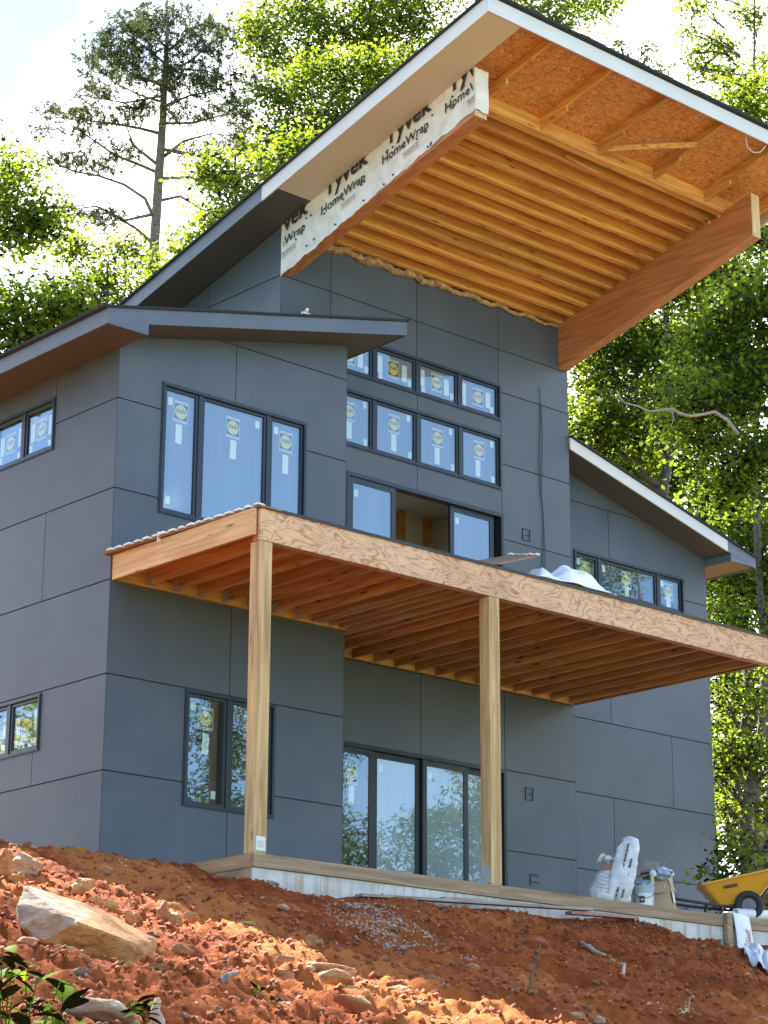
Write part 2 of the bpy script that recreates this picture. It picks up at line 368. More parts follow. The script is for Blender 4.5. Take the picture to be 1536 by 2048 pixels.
def dirt_mat():
    m, nt, b = newmat('red clay')
    c = coords(nt)
    n1 = nd(nt, 'ShaderNodeTexNoise'); n1.inputs['Scale'].default_value = 0.7; n1.inputs['Detail'].default_value = 6; n1.inputs['Roughness'].default_value = 0.6; nt.links.new(c, n1.inputs['Vector'])
    n2 = nd(nt, 'ShaderNodeTexNoise'); n2.inputs['Scale'].default_value = 11; n2.inputs['Detail'].default_value = 8; n2.inputs['Roughness'].default_value = 0.65; nt.links.new(c, n2.inputs['Vector'])
    col = ramp(nt, n1.outputs['Fac'], [(0.34, (0.175, 0.041, 0.012)), (0.5, (0.265, 0.066, 0.018)), (0.66, (0.36, 0.108, 0.030))])
    col = mixc(nt, 0.75, col, ramp(nt, n2.outputs['Fac'], [(0.3, 0.6), (0.5, 1.0), (0.72, 1.35)]), 'MULTIPLY')
    # lighter orange clay down the sunlit strip; its brightness is painted into the colour
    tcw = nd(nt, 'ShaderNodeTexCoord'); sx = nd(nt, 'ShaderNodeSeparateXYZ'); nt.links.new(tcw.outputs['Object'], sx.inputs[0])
    ln = nd(nt, 'ShaderNodeMath', operation='MULTIPLY_ADD'); ln.inputs[1].default_value = -0.285; ln.inputs[2].default_value = 0.0; nt.links.new(sx.outputs['Y'], ln.inputs[0])      # x offset from the sunlit strip's centre line
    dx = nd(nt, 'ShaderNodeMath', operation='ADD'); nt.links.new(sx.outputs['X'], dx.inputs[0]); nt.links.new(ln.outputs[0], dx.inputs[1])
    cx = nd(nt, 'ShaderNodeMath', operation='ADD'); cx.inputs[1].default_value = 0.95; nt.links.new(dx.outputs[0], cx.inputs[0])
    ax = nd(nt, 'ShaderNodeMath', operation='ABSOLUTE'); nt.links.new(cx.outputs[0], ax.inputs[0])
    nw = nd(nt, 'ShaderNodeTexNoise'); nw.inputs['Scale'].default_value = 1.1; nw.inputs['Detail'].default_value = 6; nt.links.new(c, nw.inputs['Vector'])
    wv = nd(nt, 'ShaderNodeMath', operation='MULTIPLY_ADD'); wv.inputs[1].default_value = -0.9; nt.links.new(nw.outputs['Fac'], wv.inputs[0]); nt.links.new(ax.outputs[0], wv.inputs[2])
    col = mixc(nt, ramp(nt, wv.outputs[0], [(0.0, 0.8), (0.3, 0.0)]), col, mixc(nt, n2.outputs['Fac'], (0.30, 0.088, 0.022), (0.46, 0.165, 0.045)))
    # pale weathered rock fragments lying in the clay
    v = nd(nt, 'ShaderNodeTexVoronoi'); v.inputs['Scale'].default_value = 24; nt.links.new(c, v.inputs['Vector'])
    sp = nd(nt, 'ShaderNodeSeparateColor'); nt.links.new(v.outputs['Color'], sp.inputs[0])
    pick = ramp(nt, sp.outputs[0], [(0.91, 0.0), (0.93, 1.0)])
    dist = ramp(nt, v.outputs['Distance'], [(0.24, 1.0), (0.32, 0.0)])
    f = nd(nt, 'ShaderNodeMath', operation='MULTIPLY'); nt.links.new(pick, f.inputs[0]); nt.links.new(dist, f.inputs[1])
    col = mixc(nt, f.outputs[0], col, (0.40, 0.24, 0.14))
    nt.links.new(col, b.inputs['Base Color']); b.inputs['Roughness'].default_value = 0.95; b.inputs['Specular IOR Level'].default_value = 0.04
    hs = nd(nt, 'ShaderNodeMath', operation='ADD'); nt.links.new(n2.outputs['Fac'], hs.inputs[0]); nt.links.new(f.outputs[0], hs.inputs[1])
    bumpit(nt, b, hs.outputs[0], 0.9, 0.035)
    return m
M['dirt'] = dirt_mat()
def grass_mat():
    m, nt, b = newmat('rough grass')
    n = nd(nt, 'ShaderNodeTexNoise'); n.inputs['Scale'].default_value = 0.8; n.inputs['Detail'].default_value = 8; nt.links.new(coords(nt), n.inputs['Vector'])
    nt.links.new(ramp(nt, n.outputs['Fac'], [(0.3, (0.10, 0.11, 0.05)), (0.5, (0.17, 0.18, 0.075)), (0.7, (0.27, 0.25, 0.15))]), b.inputs['Base Color']); b.inputs['Roughness'].default_value = 0.95
    b.inputs['Specular IOR Level'].default_value = 0.05; return m
M['grass'] = grass_mat()
def rock_mat(name, a, b_, stain, amount=0.5):
    m, nt, b = newmat(name)
    oi = nd(nt, 'ShaderNodeObjectInfo'); ml = nd(nt, 'ShaderNodeMath', operation='MULTIPLY'); ml.inputs[1].default_value = 53; nt.links.new(oi.outputs['Random'], ml.inputs[0])
    sh = nd(nt, 'ShaderNodeVectorMath', operation='ADD'); nt.links.new(coords(nt), sh.inputs[0]); nt.links.new(ml.outputs[0], sh.inputs[1])
    n1 = nd(nt, 'ShaderNodeTexNoise'); n1.inputs['Scale'].default_value = 9; n1.inputs['Detail'].default_value = 10; n1.inputs['Roughness'].default_value = 0.72; n1.inputs['Distortion'].default_value = 0.5; st_ = nd(nt, 'ShaderNodeMapping'); st_.inputs['Scale'].default_value = (0.7, 0.7, 1.9); nt.links.new(sh.outputs[0], st_.inputs[0]); nt.links.new(st_.outputs[0], n1.inputs['Vector'])
    n2 = nd(nt, 'ShaderNodeTexNoise'); n2.inputs['Scale'].default_value = 2.2; n2.inputs['Detail'].default_value = 4; nt.links.new(sh.outputs[0], n2.inputs['Vector'])
    col = ramp(nt, n1.outputs['Fac'], [(0.30, tuple(x*.45 for x in a)), (0.42, a), (0.62, b_)])
    col = mixc(nt, ramp(nt, n2.outputs['Fac'], [(0.62-amount*0.3, 0.0), (0.72-amount*0.1, 0.85)]), col, stain)
    nt.links.new(col, b.inputs['Base Color']); b.inputs['Roughness'].default_value = 0.85
    bumpit(nt, b, n1.outputs['Fac'], 1.0, 0.06)
    return m
M['rock'] = rock_mat('pale quartz rock', (0.37, 0.175, 0.065), (0.60, 0.36, 0.165), (0.36, 0.115, 0.03), 0.65)
M['rock_brown'] = rock_mat('iron stained rock', (0.36, 0.135, 0.032), (0.62, 0.29, 0.078), (0.56, 0.34, 0.15), 0.3)
M['rock_pale'] = rock_mat('grey white rock face', (0.36, 0.225, 0.135), (0.60, 0.43, 0.29), (0.42, 0.18, 0.06), 0.5)
M['clod'] = plain('clay clod', (0.25, 0.063, 0.018), 0.95, 0.4, 9, bump=0.8)
M['chip'] = plain('rock chip', (0.42, 0.25, 0.14), 0.85, 0.35, 3)
M['gravel'] = plain('pale gravel', (0.40, 0.29, 0.22), 0.85, 0.35, 5)
M['bark_pine'] = plain('pine bark', (0.14, 0.115, 0.09), 0.95, 0.5, 14, bump=0.8)
M['bark'] = plain('hardwood bark', (0.085, 0.072, 0.058), 0.95, 0.45, 12, bump=0.8)
M['deadwood'] = plain('bleached dead wood', (0.36, 0.27, 0.19), 0.9, 0.3, 20, bump=0.5)

def leaf_mat(name, dark, light, trans, ts=0.55):
    m = bpy.data.materials.new(name); m.use_nodes = True; nt = m.node_tree; nt.nodes.clear()
    o = nd(nt, 'ShaderNodeOutputMaterial')
    at_ = nd(nt, 'ShaderNodeAttribute', attribute_name='tone')
    d = nd(nt, 'ShaderNodeBsdfDiffuse'); t = nd(nt, 'ShaderNodeBsdfTranslucent'); g = nd(nt, 'ShaderNodeBsdfGlossy'); g.inputs['Roughness'].default_value = 0.6
    nt.links.new(ramp(nt, at_.outputs['Fac'], [(0.0, dark), (1.0, light)]), d.inputs[0])
    nt.links.new(ramp(nt, at_.outputs['Fac'], [(0.0, tuple(x*0.55 for x in trans)), (1.0, trans)]), t.inputs[0])
    a = nd(nt, 'ShaderNodeMixShader'); a.inputs[0].default_value = ts
    nt.links.new(d.outputs[0], a.inputs[1]); nt.links.new(t.outputs[0], a.inputs[2])
    fr = nd(nt, 'ShaderNodeFresnel'); fr.inputs[0].default_value = 1.35
    b = nd(nt, 'ShaderNodeMixShader'); nt.links.new(fr.outputs[0], b.inputs[0]); nt.links.new(a.outputs[0], b.inputs[1]); nt.links.new(g.outputs[0], b.inputs[2])
    g.inputs[0].default_value = (0.03, 0.032, 0.03, 1)
    nt.links.new(b.outputs[0], o.inputs[0])
    return m
M['leaf'] = leaf_mat('hardwood leaves', (0.042, 0.076, 0.011), (0.095, 0.138, 0.017), (0.275, 0.36, 0.022))
M['leaf_dark'] = leaf_mat('shaded oak leaves', (0.046, 0.080, 0.014), (0.095, 0.142, 0.020), (0.235, 0.325, 0.022))
M['needle'] = leaf_mat('pine needles', (0.045, 0.062, 0.022), (0.080, 0.095, 0.034), (0.13, 0.15, 0.04), 0.4)
M['weed'] = leaf_mat('weed leaves', (0.09, 0.17, 0.018), (0.16, 0.25, 0.022), (0.24, 0.34, 0.02), 0.45)
# ================================================================ SETTING: ground
def _perm(seed):
    r = np.random.RandomState(seed); p = r.permutation(256); return np.concatenate([p, p])
def vnoise(x, y, seed=0):
    p = _perm(seed); xi = np.floor(x).astype(int); yi = np.floor(y).astype(int)
    xf = x - xi; yf = y - yi
    u = xf*xf*xf*(xf*(xf*6-15)+10); v = yf*yf*yf*(yf*(yf*6-15)+10)
    def g(i, j, dx, dy):
        h = p[(p[i & 255] + j) & 255] * (2*math.pi/256.0)
        return np.cos(h)*dx + np.sin(h)*dy
    a = g(xi, yi, xf, yf); b = g(xi+1, yi, xf-1, yf); c = g(xi, yi+1, xf, yf-1); d = g(xi+1, yi+1, xf-1, yf-1)
    return (a*(1-u)+b*u)*(1-v) + (c*(1-u)+d*u)*v
def fbm(x, y, seed, oct=4, gain=0.5):
    s = 0; a = 1.0
    for k in range(oct):
        s = s + a*vnoise(x*2**k + 17.3*k, y*2**k - 9.1*k, seed+k); a *= gain
    return s
EX = np.array([-6, 0.0, 0.4, 1.0, 1.7, 2.3, 3.0, 4.0, 5.0, 5.5, 6.15, 6.7, 7.1, 7.8, 8.3, 9.0, 12.0])
EZ = np.array([-.40, -.36, -.42, -.50, -.34, -.30, -.36, -.32, -.33, -.30, -.20, -.26, -.40, -.42, -.44, -.36, -.40])
def ground_base(x, y):
    x = np.asarray(x, float); y = np.asarray(y, float)
    z = -0.40 + 0.28*(y + 2.9)
    e = np.interp(x, EX, EZ)
    z = z + (e + 0.40)*np.exp(-((y + 2.9)/1.0)**2)
    k = 0.12                                              # crest by the left of the house
    z = -k*np.log(np.exp(-np.clip(z, -20, 2)/k) + math.exp(-0.07/k))
    lo = -5.6; z = np.where(y < -14, np.maximum(z, lo + 0*z), z)
    return z
def ground_z(x, y, detail=True):
    x = np.asarray(x, float); y = np.asarray(y, float)
    z = ground_base(x, y)
    if detail:
        near = 1/(1+np.exp((y + 0.9)*6)) * 1/(1+np.exp(-(y+16)*1.2))
        edge = 1 - 0.75*np.exp(-((y+2.9)/0.45)**2)*(x > 0.0)
        n = 0.14*fbm(x/1.9, y/1.9, 3, 3) + 0.115*fbm(x/0.55, y/0.55, 11, 3)
        cl = np.abs(fbm(x/0.26, y/0.26, 23, 3)); n = n + 0.15*(0.33 - cl)
        n = n + 0.035*fbm(x/0.10, y/0.10, 37, 2)
        # erosion runnels running down the bank
        rr = fbm((x + 0.25*y)/0.8, (y)/3.2, 51, 2); n = n - 0.16*np.exp(-(rr/0.10)**2)*np.clip((-y-3.4)/1.5, 0, 1)
        z = z + n*near*edge
    inside = (x > 0.16) & (y > -2.80) & (y < 9) & (x < 16)
    z = np.where(inside, -0.72, z)
    hs = (x > -0.05) & (y > 0.05) & (y < 9) & (x < 13.9)
    z = np.where(hs, -0.72, z)
    z = np.where((y > 0.5) & ~hs & ~inside, np.minimum(z, 0.05), z)
    return z
def axis_pts(lo, hi, step, far):
    a = list(np.arange(lo, hi+1e-6, step)); s = step
    l = [lo]; 
    while l[-1] > -far: s *= 1.35; l.append(l[-1]-s)
    s = step; r = [a[-1]]
    while r[-1] < far: s *= 1.35; r.append(r[-1]+s)
    return np.array(l[:0:-1] + a + r[1:])
gx = axis_pts(-10.5, 11.5, 0.05, 900); gy = axis_pts(-13.5, -0.3, 0.045, 900)
GX, GY = np.meshgrid(gx, gy); GZ = ground_z(GX, GY)
nx, ny = len(gx), len(gy)
verts = np.stack([GX.ravel(), GY.ravel(), GZ.ravel()], 1)
ii = np.arange(nx*ny).reshape(ny, nx)
faces = np.stack([ii[:-1,:-1].ravel(), ii[:-1,1:].ravel(), ii[1:,1:].ravel(), ii[1:,:-1].ravel()], 1)
me = bpy.data.meshes.new('ground')
me.vertices.add(len(verts)); me.vertices.foreach_set('co', verts.ravel())
me.loops.add(faces.size); me.loops.foreach_set('vertex_index', faces.ravel())
me.polygons.add(len(faces)); me.polygons.foreach_set('loop_start', np.arange(0, faces.size, 4)); me.polygons.foreach_set('loop_total', np.full(len(faces), 4))
me.polygons.foreach_set('use_smooth', np.ones(len(faces), bool))
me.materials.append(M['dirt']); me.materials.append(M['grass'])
fc = verts[faces].mean(1); far = (fc[:, 1] < -18.5 + .8*np.sin(fc[:, 0]*.9)) | (fc[:, 1] > 12) | (fc[:, 0] < -14) | (fc[:, 0] > 20)
me.polygons.foreach_set('material_index', far.astype(np.int32)); me.update(calc_edges=True)
ground = bpy.data.objects.new('ground', me); COL.objects.link(ground); ground['kind'] = 'structure'

def hit(px, py, dz=0.0):
    """where the sight line of a photo pixel meets the smooth bank"""
    d = CF*FPX + CR*(px-768) - CU*(py-1024); d = d/math.hypot(d.x, d.y)
    t = 9.0
    while t < 60:
        q = CAM + d*t
        if q.z < float(ground_base(q.x, q.y)) + dz: break
        t += 0.05
    return q, t

# ================================================================ HOUSE
K = [1.325 + 1.2192*k for k in range(7)]
YT, YR, XL, XT0, XT1, XR1, YB = 1.24, 1.785, 3.912, 3.68, 9.79, 13.785, 9.2
house = thing('house', 'dark grey panelled modern house under construction with a tall sloping timber canopy roof', 'house', (0, 0, 0))

def fmap(yp): return lambda u, v, o: (u, yp - o, v)          # wall facing the viewer (-y)
def lmap(xp): return lambda u, v, o: (xp - o, u, v)          # wall facing left (-x)

def clip(poly, a, b, c):      # keep a*u + b*v <= c
    outp = []
    for i in range(len(poly)):
        p, q = poly[i], poly[(i+1) % len(poly)]
        dp, dq = a*p[0]+b*p[1]-c, a*q[0]+b*q[1]-c
        if dp <= 1e-9: outp.append(p)
        if (dp < -1e-9 and dq > 1e-9) or (dp > 1e-9 and dq < -1e-9):
            t = dp/(dp-dq); outp.append((p[0]+(q[0]-p[0])*t, p[1]+(q[1]-p[1])*t))
    return outp

def slab_region(rects, holes, planes, mp, o0, o1):
    """flat board made of rects minus rectangular holes, clipped by half planes, between outward offsets o0 < o1"""
    us = sorted({r for a in rects for r in a[:2]} | {r for h in holes for r in h[:2]})
    vs_ = sorted({r for a in rects for r in a[2:]} | {r for h in holes for r in h[2:]})
    polys = []
    for i in range(len(us)-1):
        for j in range(len(vs_)-1):
            cu, cv = (us[i]+us[i+1])/2, (vs_[j]+vs_[j+1])/2
            if not any(a[0] < cu < a[1] and a[2] < cv < a[3] for a in rects): continue
            if any(h[0] < cu < h[1] and h[2] < cv < h[3] for h in holes): continue
            p = [(us[i], vs_[j]), (us[i+1], vs_[j]), (us[i+1], vs_[j+1]), (us[i], vs_[j+1])]
            for pl in planes:
                p = clip(p, *pl)
                if len(p) < 3: break
            if len(p) >= 3: polys.append(p)
    if not polys: return None
    mb = MB(); idx = {}; V2 = []
    def vid(p):
        k = (round(p[0], 4), round(p[1], 4))
        if k not in idx: idx[k] = len(V2); V2.append(k)
        return idx[k]
    F = []
    for p in polys:
        f = []
        for q in p:
            i = vid(q)
            if not f or f[-1] != i: f.append(i)
        if f[0] == f[-1]: f.pop()
        if len(f) >= 3: F.append(f)
    ec = {}
    for f in F:
        for i in range(len(f)):
            e = (f[i], f[(i+1) % len(f)]); ec[frozenset(e)] = ec.get(frozenset(e), []) + [e]
    n = len(V2)
    vs3 = [mp(a, b, o1) for a, b in V2] + [mp(a, b, o0) for a, b in V2]
    fs = [tuple(f) for f in F] + [tuple(n+i for i in f[::-1]) for f in F]
    for es in ec.values():
        if len(es) == 1: a, b = es[0]; fs.append((b, a, n+a, n+b))
    mb.add(vs3, fs)
    return mb

GAPH, GAPV = 0.008, 0.006
def facade(mp, rows, holes, planes, back_rect, back_t=0.14):
    """rows: (v0, v1, [u joints]); every cell is a panel object; a recessed dark wall stands behind"""
    for v0, v1, us in rows:
        for a, b in zip(us[:-1], us[1:]):
            r = (a + GAPV, b - GAPV, v0 + GAPH, v1 - GAPH)
            mb = slab_region([r], [(h[0], h[1], h[2], h[3]) for h in holes], planes, mp, -0.010, 0.0)
            if mb: mb.build('panel', M['panel'], house)
    mb = slab_region([back_rect], holes, planes, mp, -back_t, -0.0115)
    mb.build('wall', M['backing'], house)

LWS, LW0 = 0.2326, 7.04              # left wing roof underside: z = LW0 + LWS x
RWS, RW0 = -0.2488, 7.035            # right wing: z = RW0 + RWS (x - XR1)
TS, T0 = -0.24, 10.443               # tower roof underside: z = T0 + TS y
ZB = -0.35
TOPS = 12.0
# --- window list: mapper, u0,u1,z0,z1, lite limits, glass, outward proud
WINS = []
def win(mp, u0, u1, z0, z1, muls, glass, place, st=True, mw=0.062):
    WINS.append((mp, u0, u1, z0, z1, muls, glass, place, st, mw)); return (u0, u1, z0, z1)
F0, FT, FR, LW_ = fmap(0.0), fmap(YT), fmap(YR), lmap(0.0)
w1 = win(F0, 0.718, 3.168, 4.80, 6.582, [1.345, 2.513], 'glass_film', ('f', 0.0))
w2 = win(F0, 1.247, 2.708, 1.036, 2.522, [1.955], 'glass', ('f', 0.0))
wA = win(FT, 4.64, 8.218, 8.155, 8.745, [5.537, 6.43, 7.322], 'glass_film', ('f', YT))
wB = win(FT, 4.64, 8.222, 7.008, 7.880, [5.54, 6.44, 7.338], 'glass_film', ('f', YT))
wR = win(FR, 10.447, 13.158, 5.937, 6.568, [11.053, 12.516], 'glass', ('f', YR))
wl1 = win(LW_, 1.455, 3.72, 5.86, 6.582, [2.206, 2.96], 'glass', ('l', 0.0))
wl2 = win(LW_, 1.455, 3.72, 1.782, 2.512, [2.19, 2.95], 'glass', ('l', 0.0))
hD = (5.0, 8.247, 4.12, 6.592)
hS = (4.64, 8.238, 0.03, 2.532)

# left wing front
pl_lw = [(-LWS, 1.0, LW0)]
facade(F0, [(ZB, K[0], [0, 1.962, XL]), (K[0], K[1], [0, 1.962, XL]), (K[1], K[2], [0, 1.95, XL]), (K[2], K[3], [0, 1.95, XL]),
            (K[3], K[4], [0, 1.93, XL]), (K[4], K[5], [0, 1.927, XL]), (K[5], 8.2, [0, XL])], [w1, w2], pl_lw, (0.012, XL-0.012, ZB, 8.2))
# left wing side wall
facade(LW_, [(ZB, K[0], [0, 3.0, 6.0, YB]), (K[0], K[1], [0, 1.585, 4.03, 6.5, YB]), (K[1], K[2], [0, 2.8, 5.2, YB]), (K[2], K[3], [0, 1.547, 3.99, 6.4, YB]),
             (K[3], K[4], [0, 3.2, 5.6, YB]), (K[4], 7.0, [0, 1.447, 3.9, 6.3, YB])], [wl1, wl2], [(0, 1, 6.93)], (0.155, YB-0.012, ZB, 7.0))
# left wing return against the tower
MB().box(XL-0.001, XL+0.009, 0.0, YT-0.012, ZB, 7.94).build('panel', M['panel'], house)
MB().box(XL-0.150, XL-0.0115, 0.145, YT+0.1, ZB, 7.90).build('wall', M['drywall'], house)
# tower front
pl_t = [(0.0, 1.0, T0 + TS*YT - 0.02)]
sx = [XL+0.012, 5.0]
rowsT = [(ZB, K[0], [XL+.01, 6.5, 8.238, XT1]), (K[0], K[1], [XL+.01, 6.5, 8.238, XT1]), (K[1], K[2], [XL+.01, 4.05, 6.5, 8.24, XT1]), (K[2], K[3], [XL+.01, 5.0, 8.24, XT1]),
         (K[3], K[4], [XL+.01, 5.0, 8.245, XT1]), (6.20, 7.44, [XL+.01, 6.424, 8.235, XT1]), (7.44, 8.645, [XL+.01, 6.424, 8.232, XT1]),
         (8.645, 9.362, [XT0, 4.65, 6.41, 8.19, XT1]), (9.362, 10.4, [XT0, 4.65, 6.41, 8.19, XT1])]
facade(FT, rowsT, [wA, wB, hD, hS], pl_t, (XT0+0.15, XT1-0.012, ZB, 10.4))
MB().box(XT0, XL+0.01, YT, YT+0.010, 7.95, 8.64).build('panel', M['panel'], house)
# tower left wall above the left roof, tower right wall
pl_side = [(-TS, 1.0, T0 - 0.005)]
TLm = lmap(XT0)
facade(TLm, [(7.9, 8.64, [YT, 4.2, 8.0]), (8.64, 9.362, [YT, 3.6, 8.0]), (9.362, 10.4, [YT, 3.0, 8.0])], [], pl_side, (YT+0.012, 8.0, 7.5, 10.4))
MB().box(XT1-0.010, XT1+0.0005, YT-0.001, YR-0.012, ZB, 10.1).build('panel', M['panel'], house)
p = [(XT1-0.012, YT+0.16, ZB), (XT1-0.012, YB, ZB), (XT1-0.012, YB, T0+TS*YB-0.02), (XT1-0.012, YT+0.16, T0+TS*(YT+0.16)-0.02)]
MB().prism(p, (-0.14, 0, 0)).build('wall', M['backing'], house)
# right wing front and end wall
pl_r = [(-RWS, 1.0, RW0 - RWS*XR1 + 0.0)]
facade(FR, [(ZB, K[0], [XT1, 12.70, XR1]), (K[0], K[1], [XT1, 11.262, XR1]), (K[1], K[2], [XT1, 12.738, XR1]), (K[2], K[3], [XT1, 11.25, XR1]),
            (K[3], K[4], [XT1, 12.74, XR1]), (K[4], K[5], [XT1, 11.297, XR1]), (K[5], 8.2, [XT1, XR1])], [wR], pl_r, (XT1+.001, XR1-0.012, ZB, 8.2))
MB().box(XR1-0.010, XR1, YR+0.012, YB, ZB, 6.98).build('panel', M['panel'], house)
MB().box(XR1-0.15, XR1-0.0115, YR+0.16, YB, ZB, 6.95).build('wall', M['backing'], house)
MB().box(0.012, XR1-0.012, YB, YB+0.15, ZB, 6.9).build('wall', M['backing'], house)
MB().box(XT0, XT1, YB+0.001, YB+0.149, 6.9, T0+TS*YB-0.02).build('wall', M['backing'], house)
# inside: floors and a partition seen through the open sliding door
MB().box(0.16, XR1-0.16, 1.90, YB-0.01, 3.80, 4.085).build('floor', M['floor'], house)
MB().box(XL+0.05, XT1-0.16, YT+0.145, 1.90, 3.80, 4.085).build('floor', M['floor'], house)
MB().box(0.16, XR1-0.16, 1.95, YB-0.01, -0.2, -0.02).build('floor', M['floor'], house)
MB().box(XL+0.02, XT1-0.16, 3.2, 3.3, 4.09, 9.0).build('partition', M['drywall'], house)
MB().box(8.6, 8.7, 2.6, 3.19, 4.09, 6.99).build('partition', M['drywall'], house)
for xx in (7.75, 8.35):
    MB().box(xx, xx+0.09, 3.06, 3.19, 4.09, 6.99).build('stud', M['lum_x'], house)
MB().box(XL+0.02, XT1-0.16, 1.6, 3.19, 7.0, 7.12).build('partition', M['drywall'], house)

# --- windows
def text_mesh(s, size, bold=0.0, ext=0.0, res=2):
    c = bpy.data.curves.new('lettering', 'FONT'); c.body = s; c.size = size; c.offset = bold; c.extrude = ext
    c.resolution_u = res; c.align_x = 'CENTER'; c.align_y = 'CENTER'
    o = bpy.data.objects.new('lettering', c); COL.objects.link(o)
    bpy.context.view_layer.update()
    dg = bpy.context.evaluated_depsgraph_get()
    me = bpy.data.meshes.new_from_object(o.evaluated_get(dg)); bpy.data.objects.remove(o); bpy.data.curves.remove(c)
    return me

def sticker_mesh():
    """local x right, z up, facing -y; about 0.235 wide, 0.30 tall"""
    mb = MB(); y = 0
    def rect(x0, x1, z0, z1, yy, k):
        mb.cur = k; mb.add([(x0, yy, z0), (x1, yy, z0), (x1, yy, z1), (x0, yy, z1)], [(0, 1, 2, 3)])
    rect(-.105, .105, -.105, .105, -.001, 0)
    for z0 in (-.148, -.126, .112, .134): rect(-.118, .118, z0, z0+.012, -.0012, 2)
    for x0 in (-.118, .110): rect(x0, x0+.008, -.125, .122, -.0012, 2)
    mb.cur = 1; n = 28
    mb.add([(0.098*math.cos(2*math.pi*k/n), -.002, 0.098*math.sin(2*math.pi*k/n)) for k in range(n)], [tuple(range(n))])
    tm = text_mesh('Pella', 0.085, 0.001)
    vs_ = [(v.co.x + v.co.y*0.25, -.003, v.co.y + 0.01 + v.co.x*0.12) for v in tm.vertices]
    mb.cur = 0; mb.add(vs_, [tuple(p.vertices) for p in tm.polygons])
    o = mb.build('sticker', [M['st_black'], M['st_yellow'], M['st_white']], None, recalc=False)
    me = o.data; bpy.data.objects.remove(o); return me
STK = sticker_mesh()
def tag_mesh(wd, ht):
    mb = MB(); mb.add([(-wd/2, -.001, -ht/2), (wd/2, -.001, -ht/2), (wd/2, -.001, ht/2), (-wd/2, -.001, ht/2)], [(0, 1, 2, 3)])
    o = mb.build('paper_label', M['st_white'], None, recalc=False); me = o.data; bpy.data.objects.remove(o); return me
TAGL, TAGS = tag_mesh(.105, .27), tag_mesh(.075, .105)
rj = random.Random(17)
def put(me, name, parent, place, u, z, o):
    ob = bpy.data.objects.new(name, me); COL.objects.link(ob); ob.parent = parent
    side, pv = place
    u += rj.uniform(-.012, .012); z += rj.uniform(-.012, .012)
    if side == 'f': ob.rotation_euler = (0, rj.uniform(-.035, .035), 0)
    if side == 'f': ob.location = Vector((u, pv - o, z)) - wloc(parent)
    else: ob.location = Vector((pv - o, u, z)) - wloc(parent); ob.rotation_euler = (0, 0, -math.pi/2)
    return ob
def mbox(mp, u0, u1, z0, z1, o0, o1, mb=None):
    mb = mb or MB()
    mb.hexa([mp(u0, z0, o0), mp(u1, z0, o0), mp(u1, z0, o1), mp(u0, z0, o1), mp(u0, z1, o0), mp(u1, z1, o0), mp(u1, z1, o1), mp(u0, z1, o1)])
    return mb
def sheet(mp, u0, u1, z0, z1, o):          # a single glass surface
    mb = MB(); mb.add([mp(u0, z0, o), mp(u1, z0, o), mp(u1, z1, o), mp(u0, z1, o)], [(0, 1, 2, 3)]); return mb
def ring(mp, u0, u1, z0, z1, wd, o0, o1, mb=None, wb=None, wt=None):
    mb = mb or MB(); wb = wb or wd; wt = wt or wd
    mbox(mp, u0, u1, z0, z0+wb, o0, o1, mb); mbox(mp, u0, u1, z1-wt, z1, o0, o1, mb)
    mbox(mp, u0, u0+wd, z0+wb, z1-wt, o0, o1, mb); mbox(mp, u1-wd, u1, z0+wb, z1-wt, o0, o1, mb)
    return mb
rs = random.Random(3)
